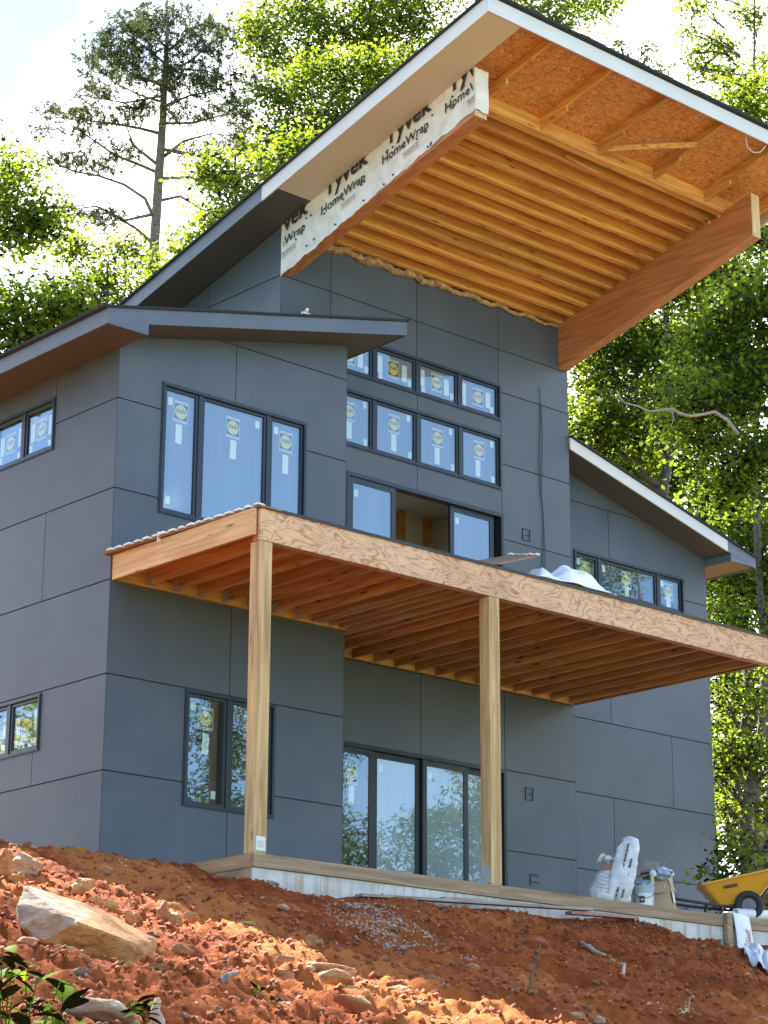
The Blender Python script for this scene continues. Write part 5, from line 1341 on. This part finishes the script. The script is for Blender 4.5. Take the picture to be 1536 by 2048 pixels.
def bank_pts(n, smin, smax, cond=None, pw=2.0):
    x = rn.uniform(-9.5, 10.5, n); y = rn.uniform(-12.5, -1.0, n)
    ok = ~((x > .0) & (y > -2.95))
    if cond is not None: ok &= cond(x, y)
    x, y = x[ok], y[ok]; z = ground_z(x, y); s = smin + (smax-smin)*rn.rand(len(x))**pw
    return np.stack([x, y, z + s*.2, s], 1)
den = lambda x, y: fbm(x/1.3, y/1.3, 71, 3) + rn.uniform(-.35, .35, len(x)) > .02
o = fragments('rock_fragments', M['chip'], bank_pts(7000, .006, .024, den), 1); o['label'] = 'pale rock fragments strewn over the red bank'
o = fragments('clay_crumbs', M['clod'], bank_pts(52000, .006, .05, None, 4.0), 2); o['label'] = 'crumbs and clods of red clay on the bank'
# the spill of pale gravel under the patio edge
qa, _ = hit(700, 1815); qb, _ = hit(830, 1905)
def gpts(n):
    t = rn.rand(n); w_ = rn.normal(0, 1, n)*.32*(.5+.7*t); d = (qb-qa); pn = Vector((-d.y, d.x, 0)).normalized()
    x = qa.x+d.x*t+pn.x*w_; y = qa.y+d.y*t+pn.y*w_; ok = y < -2.95; x, y = x[ok], y[ok]; s = .006+.015*rn.rand(len(x))**2
    return np.stack([x, y, ground_z(x, y)+s*.3, s], 1)
o = fragments('gravel', M['gravel'], gpts(5200), 3); o['label'] = 'spill of pale gravel below the patio edge'

# white sheet lying at the right edge
def ws(u, v):
    q, _ = hit(1490+70*u, 1905+26*u+30*v); z = float(ground_z(q.x, q.y)); return (q.x, q.y, z+.09+.015*math.sin(7*u+5*v))
cloth('paper_sheet', ws, 14, 10, plain('crumpled white sheet', (.70, .70, .69), .6, .1, 9), 'crumpled white sheet lying on the dirt at the right edge', 'paper sheet', hit(1525, 1925)[0])

# dead wood
def stick(pxs, rad, label, mat='deadwood', dz=.03, lift=None):
    P = []
    for i, (px, py) in enumerate(pxs):
        q, t = hit(px, py); P.append(Vector((q.x, q.y, float(ground_z(q.x, q.y)) + dz + (lift[i] if lift else 0))))
    return tag(MB().tube(P, [rad*(1-.5*i/(len(P)-1)) for i in range(len(P))], 7).build('stick', M[mat], None, smooth=True, base=P[0]), label, 'stick')
def standing(pxs, base_px, rads, label, mat, name='stick', cat='stick'):
    q, t = hit(*base_px); P = [at(px, py, t) for px, py in pxs]; P[0].z -= .1
    return tag(MB().tube(P, rads, 7).build(name, M[mat], None, smooth=True, base=P[0]), label, cat)
stick([c8(640, 255), c8(700, 275), c8(760, 300), c8(815, 325)], .035, 'bleached splinter of driftwood on the red bank below the short reddish plank')
stick([c8(660, 262), c8(720, 295), c8(775, 318)], .025, 'thinner bleached stick lying against the driftwood splinter')
stick([c8(715, 375), c8(770, 405), c8(800, 430), c8(855, 430), c8(865, 405), c8(830, 392)], .030, 'curled piece of bleached wood in the middle of the red bank')
stick([c8(840, 135), c8(900, 165), c8(985, 195)], .012, 'thin dark stick on the dirt peak against the patio', 'bark')
stick([c7(240, 800), c7(300, 785), c7(370, 775)], .035, 'short brown stick lying on the orange dirt', 'bark_pine')
standing([c6(1345, 1640), c6(1350, 1540), c6(1325, 1450), c6(1350, 1360), c6(1362, 1350)], c6(1345, 1600), [.045, .045, .03, .022, .008], 'bleached bent stick standing up at the bottom edge', 'deadwood')
standing([(1052, 2025), (1062, 1950), (1075, 1915), (1083, 1880)], (1052, 2010), [.010, .009, .008, .004], 'thin dark stick standing upright in the red dirt', 'bark')
fl_ = standing([(1378, 2048), (1377, 2020), (1380, 1995), (1388, 1990)], (1378, 2040), [.007, .006, .005, .003], 'thin dry weed stem with a pale flower at the bottom right', 'deadwood', 'weed', 'weed')
q, t = hit(1378, 2040); c = at(1368, 2024, t)
r = random.Random(3)
for k in range(7):
    d = Vector((r.uniform(-1, 1), r.uniform(-1, 1), r.uniform(-.6, .8))).normalized()*.05; MB().bar(c, c+d, .02, .004).build('petal', plain('pale petal', (.55, .58, .30), .6), fl_)

# ---------------------------------------------------------------- weeds in the lower left corner
def leafblade(L_, W_, seed=0):
    mb = MB(); r = random.Random(seed); n = 6; V = []
    for i in range(n+1):
        t = i/n; w_ = W_*.5*math.sin(math.pi*min(1, t*.93+.05))**.8; z = -.30*L_*t*t; V += [(L_*t, -w_, z+.18*w_), (L_*t, 0, z-.05*w_), (L_*t, w_, z+.18*w_)]
    mb.add(V, [f for i in range(n) for f in ((3*i, 3*i+3, 3*i+4, 3*i+1), (3*i+1, 3*i+4, 3*i+5, 3*i+2))])
    o = mb.build('leaf', M['weed'], None, smooth=True, recalc=False); me = o.data; bpy.data.objects.remove(o)
    a = me.attributes.new('tone', 'FLOAT', 'POINT'); a.data.foreach_set('value', [r.uniform(.2, 1.0)]*len(me.vertices)); return me
LM = [leafblade(1, .50, 1), leafblade(1, .42, 2), leafblade(1, .56, 3), leafblade(1, .36, 6)]
def weed(base_px, t, tops, leaf_len, label, nper=6, seed=1, group=None):
    r = random.Random(seed); q, th = hit(*base_px); 
    b = CAM + (Vector((q.x, q.y, q.z)) - CAM)*(t/th) if t else q
    b.z = min(b.z, float(ground_z(b.x, b.y)) + .02)
    w_ = thing('weed', label, 'weed', b, group); tt = math.hypot(b.x-CAM.x, b.y-CAM.y)
    for (tx, ty) in tops:
        e = at(tx, ty, tt + r.uniform(-.15, .15)); mid = (b+e)/2 + Vector((r.uniform(-.04, .04), r.uniform(-.04, .04), .02))
        P = [b, b.lerp(mid, .5), mid, mid.lerp(e, .6), e]
        st_ = MB().tube(P, [.006, .006, .005, .004, .003], 6).build('stem', M['weed'], w_, smooth=True)
        for k in range(nper):
            u = .35 + .65*k/(nper-1); i = min(3, int(u*4)); p_ = P[i].lerp(P[i+1], u*4-i)
            o = bpy.data.objects.new('leaf', LM[r.randrange(4)]); COL.objects.link(o); o.parent = w_; o.location = p_ - b
            s = leaf_len*r.uniform(.8, 1.25); o.scale = (s, s, s); o.rotation_euler = (r.uniform(-.5, .5), r.uniform(-.9, .15), k*2.4 + r.uniform(-.5, .5))
    return w_
weed((15, 2040), 12.2, [(5, 1895), (30, 1905), (-10, 1935)], .17, 'leafy green weed tallest at the left edge of the picture', 7, 4)
weed((60, 2044), 12.6, [(50, 1925), (75, 1955)], .14, 'leafy green weed between the tall left weed and the foreground rock', 7, 5)
weed((110, 2046), 13.0, [(125, 1985), (150, 1975)], .20, 'broad leaved weed growing beside the long flat foreground rock', 5, 6)
weed((30, 2060), 11.6, [(25, 1990), (60, 2005), (0, 1980)], .13, 'low yellow green weed in the bottom left corner', 8, 7)
weed((85, 2060), 12.0, [(100, 2000), (120, 1965)], .06, 'thin stemmed weed with small leaves near the bottom left', 9, 8)
weed((292, 2040), 14.0, [(275, 2005), (300, 2010), (265, 2015)], .11, 'yellow green sprout left of the bleached bent stick', 6, 9)
weed((262, 1945), 0, [(258, 1928), (240, 1927), (270, 1935)], .07, 'small green sprout at the right foot of the largest boulder', 4, 10)
weed((510, 1995), 0, [(508, 1975), (520, 1982), (500, 1985)], .06, 'small green sprout beside the short brown stick', 5, 11)
weed((545, 2010), 0, [(540, 1998), (556, 2003)], .05, 'yellow green sprout low in the middle of the orange dirt', 4, 12)

# ================================================================ TREES
def tone_attr(me, vals):
    a = me.attributes.new('tone', 'FLOAT', 'POINT'); a.data.foreach_set('value', vals)
def leaves_mesh(name, centers, n_per, spread, size, seed, mat, aspect=.6, flat=.35):
    """many leaf-sized faces gathered in sprays around centres"""
    r = np.random.RandomState(seed); C = np.repeat(np.array(centers), n_per, 0); n = len(C)
    tone_c = np.repeat(r.uniform(0, 1, len(centers)), n_per)
    off_ = r.normal(0, 1, (n, 3))*np.array([spread, spread, spread*.62])
    P = C + off_; s = size*r.uniform(.55, 1.3, n)*np.repeat(r.uniform(.75, 1.3, len(centers)), n_per)
    nrm = r.normal(0, 1, (n, 3)); nrm[:, 2] = np.abs(nrm[:, 2])*1.1 + flat; nrm /= np.linalg.norm(nrm, axis=1)[:, None]
    t = r.normal(0, 1, (n, 3)); t -= nrm*(t*nrm).sum(1)[:, None]; t /= np.linalg.norm(t, axis=1)[:, None]; b = np.cross(nrm, t)
    L_ = s[:, None]; W_ = (s*aspect)[:, None]
    V = np.stack([P - t*L_*.5, P + b*W_*.5 - nrm*W_*.12, P + t*L_*.5, P - b*W_*.5 - nrm*W_*.12], 1).reshape(-1, 3)
    me = bpy.data.meshes.new(name); me.vertices.add(n*4); me.vertices.foreach_set('co', V.ravel())
    F = np.arange(n*4); me.loops.add(n*4); me.loops.foreach_set('vertex_index', F); me.polygons.add(n); me.polygons.foreach_set('loop_start', np.arange(0, n*4, 4)); me.polygons.foreach_set('loop_total', np.full(n, 4))
    me.update(calc_edges=True); me.materials.append(mat)
    tone_attr(me, np.repeat(np.clip(tone_c*.7 + r.uniform(0, .35, n), 0, 1), 4)); return me
def curve_pts(a, b, r, n=6, wob=.06):
    a = Vector(a); b = Vector(b); L_ = (b-a).length; P = []
    for i in range(n+1):
        t = i/n; q = a.lerp(b, t); k = math.sin(math.pi*t)
        P.append(q + Vector((r.uniform(-1, 1), r.uniform(-1, 1), r.uniform(-.3, 1)))*L_*wob*k)
    return P
def hardwood(label, trunk_px, top_py, t, crowns, mat='leaf', seed=1, r0=.22, leaf=.15, dens=330, name='hardwood_tree', gap=.55, bark='bark', zbase=-.2, lean=0, group='hardwood trees behind the house', cl=.34):
    r = random.Random(seed)
    base = at(trunk_px, 1500, t); base.z = zbase; top = at(trunk_px+lean, top_py, t)
    tr = thing(name, label, 'tree', base, group)
    P = []; 
    for i in range(11):
        u = i/10; q = Vector(base).lerp(top, u); q += Vector((r.uniform(-1, 1), r.uniform(-1, 1), 0))*.16*math.sin(math.pi*u); P.append(q)
    mb = MB(); mb.tube(P, [r0*(1-.82*(i/10)) for i in range(11)], 9); mb.build('trunk', M[bark], tr, smooth=True)
    lm = MB(); cen = []
    for (cx, cy, rx, ry) in crowns:
        s = t/FPX*1.02; c = at(cx, cy, t + r.uniform(-.8, .8)); ax, az = rx*s, ry*s; ay = (ax+az)*.6
        # limb from the trunk to the crown lobe
        zt_ = max(base.z+1.5, min(top.z, c.z - abs(c.x-base.x)*.5 - .6)); u = (zt_-base.z)/(top.z-base.z); i = min(9, int(u*10)); j = P[i].lerp(P[i+1], u*10-i)
        L1 = curve_pts(j, c, r, 6, .07); rr_ = r0*(1-.82*u)*.5; lm.tube(L1, [rr_*(1-.75*k/6) for k in range(7)], 6)
        nc = max(6, int(ax*az*3.1416*15*gap))
        for k in range(nc):
            while True:
                v = Vector((r.uniform(-1, 1), r.uniform(-1, 1), r.uniform(-1, 1)))
                if .12 < v.length < 1: break
            v = v.normalized()*(v.length**.5)
            q = c + RT_*(v.x*ax) + FW_*(v.y*ay) + Vector((0, 0, v.z*az)); cen.append(tuple(q))
            if k % 2 == 0:
                m_ = L1[r.randrange(3, 7)]; TW = curve_pts(m_, q, r, 4, .09); lm.tube(TW, [.028, .022, .017, .012, .006], 4, cap=False)
    lm.build('limbs', M[bark], tr, smooth=True)
    npl = max(16, int(dens*cl*cl*2.25/gap)); leaf = leaf*.82
    me = leaves_mesh('crown', cen, npl, cl, leaf, seed, M[mat])
    o = bpy.data.objects.new('crown', me); COL.objects.link(o); o.parent = tr; o.location = -Vector(base); o['kind'] = 'stuff'
    return tr
hardwood('pale green hardwood at the far left with its branch tips against white cloud', -90, 200, 44, [(20, 350, 38, 26), (35, 420, 55, 45), (75, 455, 32, 18), (-40, 400, 60, 90), (15, 470, 40, 20), (-60, 300, 60, 60)], seed=1, gap=.6)
hardwood('low pale green hardwood just above the left eave of the house', 30, 650, 40, [(60, 645, 80, 50), (20, 700, 60, 40), (-10, 600, 70, 40), (110, 615, 40, 30), (20, 660, 60, 60)], seed=2, gap=.6, r0=.14)
hardwood('yellow green hardwood around the foot of the pine trunk', 215, 530, 58, [(200, 540, 60, 40), (255, 610, 70, 45), (170, 620, 60, 45), (330, 570, 45, 40), (125, 585, 45, 32), (250, 500, 50, 28), (140, 500, 30, 20), (310, 640, 50, 30), (120, 660, 60, 40)], seed=3, gap=.55, r0=.16)
hardwood('bright yellow green hardwood rising along the sloping roof edge', 470, 300, 43, [(455, 430, 60, 50), (520, 370, 55, 45), (560, 320, 50, 40), (405, 500, 50, 36), (350, 560, 45, 32), (480, 500, 60, 50), (600, 290, 40, 40), (440, 350, 30, 25)], seed=4, gap=.75, dens=420, r0=.16)
hardwood('tall hardwood with sunlit masses left of the canopy corner', 690, 150, 50, [(620, 190, 80, 50), (700, 225, 70, 55), (640, 275, 75, 40), (560, 205, 40, 35), (765, 150, 55, 50), (600, 330, 60, 40), (680, 140, 50, 40), (545, 265, 40, 30)], seed=5, gap=.75, dens=420)
hardwood('darker hardwood behind it reaching the top edge left of the canopy', 740, -120, 56, [(540, 30, 60, 40), (600, 80, 60, 45), (690, 60, 65, 55), (770, 60, 70, 55), (860, 40, 70, 45), (630, 130, 50, 32), (500, 70, 35, 40), (590, 10, 60, 40), (820, 110, 60, 40), (760, -40, 120, 60), (530, 120, 35, 22)], 'leaf', seed=6, gap=.62, r0=.26)
hardwood('hardwood whose leafy tips show over the peak of the canopy', 960, -160, 54, [(1010, 15, 50, 25), (1075, 25, 50, 22), (1150, 5, 45, 16), (1195, 12, 24, 10), (1110, 45, 30, 14), (1000, -60, 120, 50)], 'leaf', seed=7, gap=.6)
hardwood('thin sapling tips poking above the long front edge of the canopy', 1278, 70, 50, [(1242, 92, 10, 9), (1240, 118, 8, 10), (1292, 92, 10, 8), (1285, 122, 8, 14), (1312, 138, 14, 14), (1300, 165, 18, 14)], 'leaf', seed=8, gap=1.0, r0=.06, cl=.13, leaf=.12)
hardwood('sparse hardwood with a thin bare trunk at the top right', 1500, -60, 46, [(1400, 22, 34, 18), (1375, 60, 16, 12), (1395, 100, 32, 15), (1445, 112, 32, 20), (1440, 150, 24, 14), (1475, 22, 40, 20), (1520, 40, 28, 20), (1475, 165, 34, 18), (1425, 85, 18, 12), (1530, 130, 24, 20), (1440, -10, 50, 20), (1405, 140, 12, 14)], 'leaf', seed=9, gap=.62, r0=.11, cl=.17, leaf=.13, dens=420, lean=10)
hardwood('bright leafed hardwood behind the right end of the canopy', 1570, 120, 42, [(1500, 208, 50, 28), (1530, 255, 56, 42), (1550, 190, 50, 40), (1470, 240, 26, 18), (1560, 330, 60, 60)], seed=10, gap=.8, dens=420, r0=.18)
hardwood('broad hardwood filling the gap under the right canopy beam', 1330, 380, 50, [(1210, 750, 75, 70), (1300, 640, 100, 62), (1370, 560, 85, 55), (1250, 710, 75, 60), (1180, 850, 50, 52), (1290, 840, 85, 52), (1450, 520, 80, 62), (1180, 930, 55, 50), (1350, 740, 80, 60), (1240, 930, 70, 50)], seed=11, gap=.74, dens=460, r0=.24)
hardwood('dark oak at the right edge level with the right wing roof', 1575, 420, 42, [(1440, 690, 90, 60), (1510, 600, 65, 70), (1480, 780, 75, 62), (1410, 870, 80, 50), (1500, 900, 65, 60), (1450, 970, 70, 50), (1540, 700, 60, 80), (1540, 480, 50, 50), (1380, 790, 50, 50)], 'leaf_dark', seed=12, gap=.78, dens=480, r0=.25)
hardwood('shaded hardwood behind the right wing eave', 1520, 900, 47, [(1500, 1070, 65, 62), (1475, 1170, 55, 55), (1515, 1270, 55, 55), (1455, 1240, 36, 45), (1540, 1130, 50, 70), (1420, 1040, 60, 40), (1440, 1120, 30, 40)], 'leaf_dark', seed=13, gap=.82, dens=480, r0=.2)
hardwood('slim hardwood with a dark bare trunk right of the right wing', 1492, 1335, 40, [(1452, 1395, 32, 40), (1455, 1330, 30, 40), (1470, 1620, 34, 40), (1440, 1510, 16, 40), (1520, 1480, 34, 40), (1520, 1400, 40, 30), (1470, 1500, 44, 20), (1448, 1560, 22, 30), (1530, 1540, 26, 40), (1500, 1320, 50, 30), (1440, 1460, 20, 24), (1540, 1620, 24, 30)], 'leaf', seed=14, gap=.9, r0=.21, dens=560, cl=.22, leaf=.13)
hardwood('deep green hardwood furthest back on the right', 1400, 560, 62, [(1190, 640, 50, 70), (1310, 900, 100, 80), (1420, 760, 100, 120), (1490, 1000, 70, 110), (1200, 900, 60, 80), (1450, 600, 80, 60), (1470, 1200, 60, 60), (1350, 980, 80, 50), (1480, 1400, 60, 90), (1470, 1560, 60, 70), (1500, 1660, 60, 40)], 'leaf_dark', seed=15, gap=.58, dens=380, leaf=.17, r0=.25)
hardwood('leafy shrub beside the wheelbarrow at the right corner of the house', 1490, 1690, 35.5, [(1480, 1715, 46, 34), (1525, 1695, 40, 36), (1458, 1700, 18, 24), (1500, 1765, 60, 22), (1452, 1752, 14, 16), (1545, 1760, 40, 40), (1470, 1800, 50, 24), (1530, 1810, 40, 30)], 'leaf', seed=16, gap=1.0, dens=420, r0=.05, name='shrub', group=None, cl=.20, leaf=.12)

# off to the left: the trees that shade the lower left of the bank
def shade_tree(x, y, h, lobes, label, seed, npl=120):
    r = random.Random(seed); base = Vector((x, y, -.3)); tr = thing('hardwood_tree', label, 'tree', base); P = curve_pts(base, (x+.3, y, h), r, 8, .02)
    MB().tube(P, [.26*(1-.8*i/8) for i in range(9)], 9).build('trunk', M['bark'], tr, smooth=True); lm = MB(); cen = []
    for (cx, cy, cz, rad) in lobes:
        c = Vector((cx, cy, cz)); L1 = curve_pts(P[5], c, r, 5, .06); lm.tube(L1, [.09, .07, .055, .04, .03, .02], 6)
        for k in range(int(rad*rad*rad*5)):
            v = Vector((r.gauss(0, 1), r.gauss(0, 1), r.gauss(0, 1))).normalized()*(r.random()**.4)*rad; cen.append(tuple(c+v))
    lm.build('limbs', M['bark'], tr, smooth=True); me = leaves_mesh('crown', cen, npl, .45, .15, seed, M['leaf'])
    o = bpy.data.objects.new('crown', me); COL.objects.link(o); o.parent = tr; o.location = -base; o['kind'] = 'stuff'
shade_tree(-4.2, 6.8, 14, [(-1.7, 6.6, 13.0, 1.7), (-3.2, 5.4, 13.0, 1.8), (-4.8, 6.2, 12, 1.8), (-2.8, 7.6, 14.4, 1.5), (-6.2, 6.6, 12.5, 1.6)], 'hardwood standing left of the house beyond the frame', 31, 34)

for k, (x, y, h, sd_) in enumerate(((33, -35, 15, 41), (41, -27, 16, 42), (25, -41, 15, 43), (48, -38, 21, 44), (52, -25, 20, 45), (49, -31, 24, 46))):
    lob = [(x + 2.9*math.cos(i*2.4+k), y + 2.9*math.sin(i*2.4+k), h*(.16+.095*i), 2.9 - .15*i) for i in range(9)]
    shade_tree(x, y, h, lob, ('hardwood across the yard mirrored in the windows, %s of its row' % ('second from the left', 'middle one', 'leftmost', 'rearmost', 'rightmost', 'the tallest')[k]), sd_)

for k, (x, y, h, sd_) in enumerate(((-16, 3, 16, 51), (-20, 11, 18, 52), (-15, 17, 17, 53))):
    lob = [(x + 2.6*math.cos(i*2.4+k), y + 2.6*math.sin(i*2.4+k), h*(.16+.095*i), 2.8 - .15*i) for i in range(9)]
    shade_tree(x, y, h, lob, 'hardwood in the wood facing the left side wall, %s of three' % ('nearest', 'middle one', 'farthest')[k], sd_)

# bare pale branch hanging across the right trees
dead = [(1476, 868), (1455, 840), (1430, 824), (1405, 829), (1380, 832), (1362, 828), (1345, 818), (1325, 820), (1300, 823), (1275, 812), (1250, 806), (1240, 795), (1234, 780)]
P = [at(x, y, 40.6+.1*math.sin(i)) for i, (x, y) in enumerate(dead)]
tag(MB().tube(P, [.036, .034, .032, .030, .028, .030, .027, .024, .020, .017, .014, .011, .006], 7).tube([P[6], P[6]+Vector((.02, 0, -.2)), P[6]+Vector((-.06, 0, -.38))], [.014, .010, .005], 5).tube([P[10], at(1222, 790, 40.6), at(1220, 782, 40.7)], [.016, .01, .005], 5).build('dead_branch', M['deadwood'], None, smooth=True, base=P[0]),
    'bare bleached branch reaching left across the right hand trees', 'branch')

# ---------------------------------------------------------------- the pine
def pine(t=52.0):
    r = random.Random(77)
    trunk = [(300, 640), (304, 580), (310, 470), (318, 350), (325, 250), (330, 150), (335, 60), (338, 18)]
    TP = [at(x, y, t) for x, y in trunk]; base = Vector((TP[0].x, TP[0].y, -.2)); base += (TP[0]-TP[1])*0
    tr = thing('pine_tree', 'tall pine with long bare limbs standing against white cloud', 'tree', base)
    TP = [base] + TP; rad = [.30, .145, .14, .13, .12, .10, .075, .045, .015]
    MB().tube(TP, rad, 10).build('trunk', M['bark_pine'], tr, smooth=True)
    BR = [[(312,345),(280,333),(230,310),(190,285),(150,255),(125,240)], [(308,430),(290,395),(250,370),(200,350),(150,345),(115,330),(95,300),(62,265)], [(305,485),(270,455),(220,430),(165,430)],
          [(322,270),(280,255),(230,250),(180,245),(100,215)], [(326,205),(280,190),(230,165),(190,125)], [(330,130),(290,90),(250,60),(230,40)], [(322,170),(270,150),(200,110)],
          [(316,400),(360,395),(400,415),(450,440)], [(320,355),(380,355),(430,370),(470,360)], [(324,300),(380,305),(430,320),(490,330),(510,310)], [(327,245),(390,245),(450,230),(500,200),(520,190)],
          [(329,215),(380,190),(430,180),(490,230)], [(331,150),(380,120),(430,80),(455,70)], [(334,100),(380,60),(415,40)], [(336,50),(318,20)], [(336,50),(372,16)], [(334,95),(285,50),(260,25)], [(330,140),(400,140),(460,150)], [(328,190),(250,205),(150,190)],
          [(308,430),(250,440),(190,415),(150,420)], [(318,330),(270,290),(250,240)], [(320,320),(370,285),(420,270),(470,270)]]
    LOBES = [(335,45,95,32),(250,90,70,40),(410,85,60,45),(195,130,40,28),(300,130,80,42),(440,160,40,32),(205,180,40,22),(140,220,48,18),(220,235,55,18),(100,225,32,14),(390,225,65,22),(480,235,34,42),(455,300,50,16),(240,300,60,14),(130,315,42,20),(390,300,45,14),(200,335,55,14),(160,420,32,20),(210,435,34,20),(440,430,40,12),(500,290,26,30),(90,260,24,10),(280,215,50,18),(370,170,60,26),(260,40,40,22),(170,265,40,14),(430,370,40,14),(500,180,22,30)]
    s = t/FPX*1.02; lm = MB(); allp = []
    for b in BR:
        dz = r.uniform(-2.2, 2.2); P = []
        for i, (x, y) in enumerate(b):
            u = i/(len(b)-1); P.append(at(x + r.uniform(-3, 3), y + r.uniform(-3, 3), t + dz*u))
        n = len(P); r0 = .05 if b[0][1] > 250 else .036
        lm.tube(P, [r0*(1-.8*i/(n-1)) for i in range(n)], 6); 
        for i in range(1, n): allp.append((b[i], P[i])); allp.append((((b[i][0]+b[i-1][0])/2, (b[i][1]+b[i-1][1])/2), (P[i]+P[i-1])/2))
    tufts = []
    for (cx, cy, rx, ry) in LOBES:
        k = max(5, int(rx*ry/50))
        for _ in range(k):
            a = r.uniform(0, 6.283); q_ = r.random()**.5; px, py = cx+rx*q_*math.cos(a), cy+ry*q_*math.sin(a)
            nb = min(allp, key=lambda e: (e[0][0]-px)**2+(e[0][1]-py)**2*1.5)
            tt = math.hypot(nb[1].x-CAM.x, nb[1].y-CAM.y) + r.uniform(-.9, .9)
            e = at(px, py, tt); tufts.append((e, (e-nb[1]).normalized() if (e-nb[1]).length > .01 else Vector((0, 0, 1))))
            lm.tube(curve_pts(nb[1], e, r, 3, .10), [.018, .014, .010, .006], 4, cap=False)
    for (pp_, P_) in allp:
        pass
    lm.build('limbs', M['bark_pine'], tr, smooth=True)
    # needle tufts: several bottle-brush sprays per twig end
    V = []; F = []; tone = []
    for e, d in tufts:
        for g in range(5):
            c = e + Vector((r.gauss(0, .17), r.gauss(0, .17), r.gauss(0, .10))); ax = (d + Vector((r.gauss(0, .5), r.gauss(0, .5), r.gauss(.35, .4)))).normalized(); tn = min(1, max(0, r.gauss(.5, .25)))
            for k in range(14):
                v = (ax*r.uniform(.2, 1.2) + Vector((r.gauss(0, 1), r.gauss(0, 1), r.gauss(0, 1)))*.55).normalized(); L_ = r.uniform(.15, .24); sd_ = v.cross(Vector((r.gauss(0, 1), r.gauss(0, 1), r.gauss(0, 1)))).normalized()*.010
                b0_ = c + ax*r.uniform(-.08, .08); i0 = len(V); V += [b0_-sd_, b0_+sd_, b0_+v*L_]; F.append((i0, i0+1, i0+2)); tone += [tn]*3
    me = bpy.data.meshes.new('crown'); me.from_pydata([tuple(v-base) for v in V], [], F); me.materials.append(M['needle']); tone_attr(me, tone); me.update()
    o = bpy.data.objects.new('crown', me); COL.objects.link(o); o.parent = tr; o['kind'] = 'stuff'
pine()
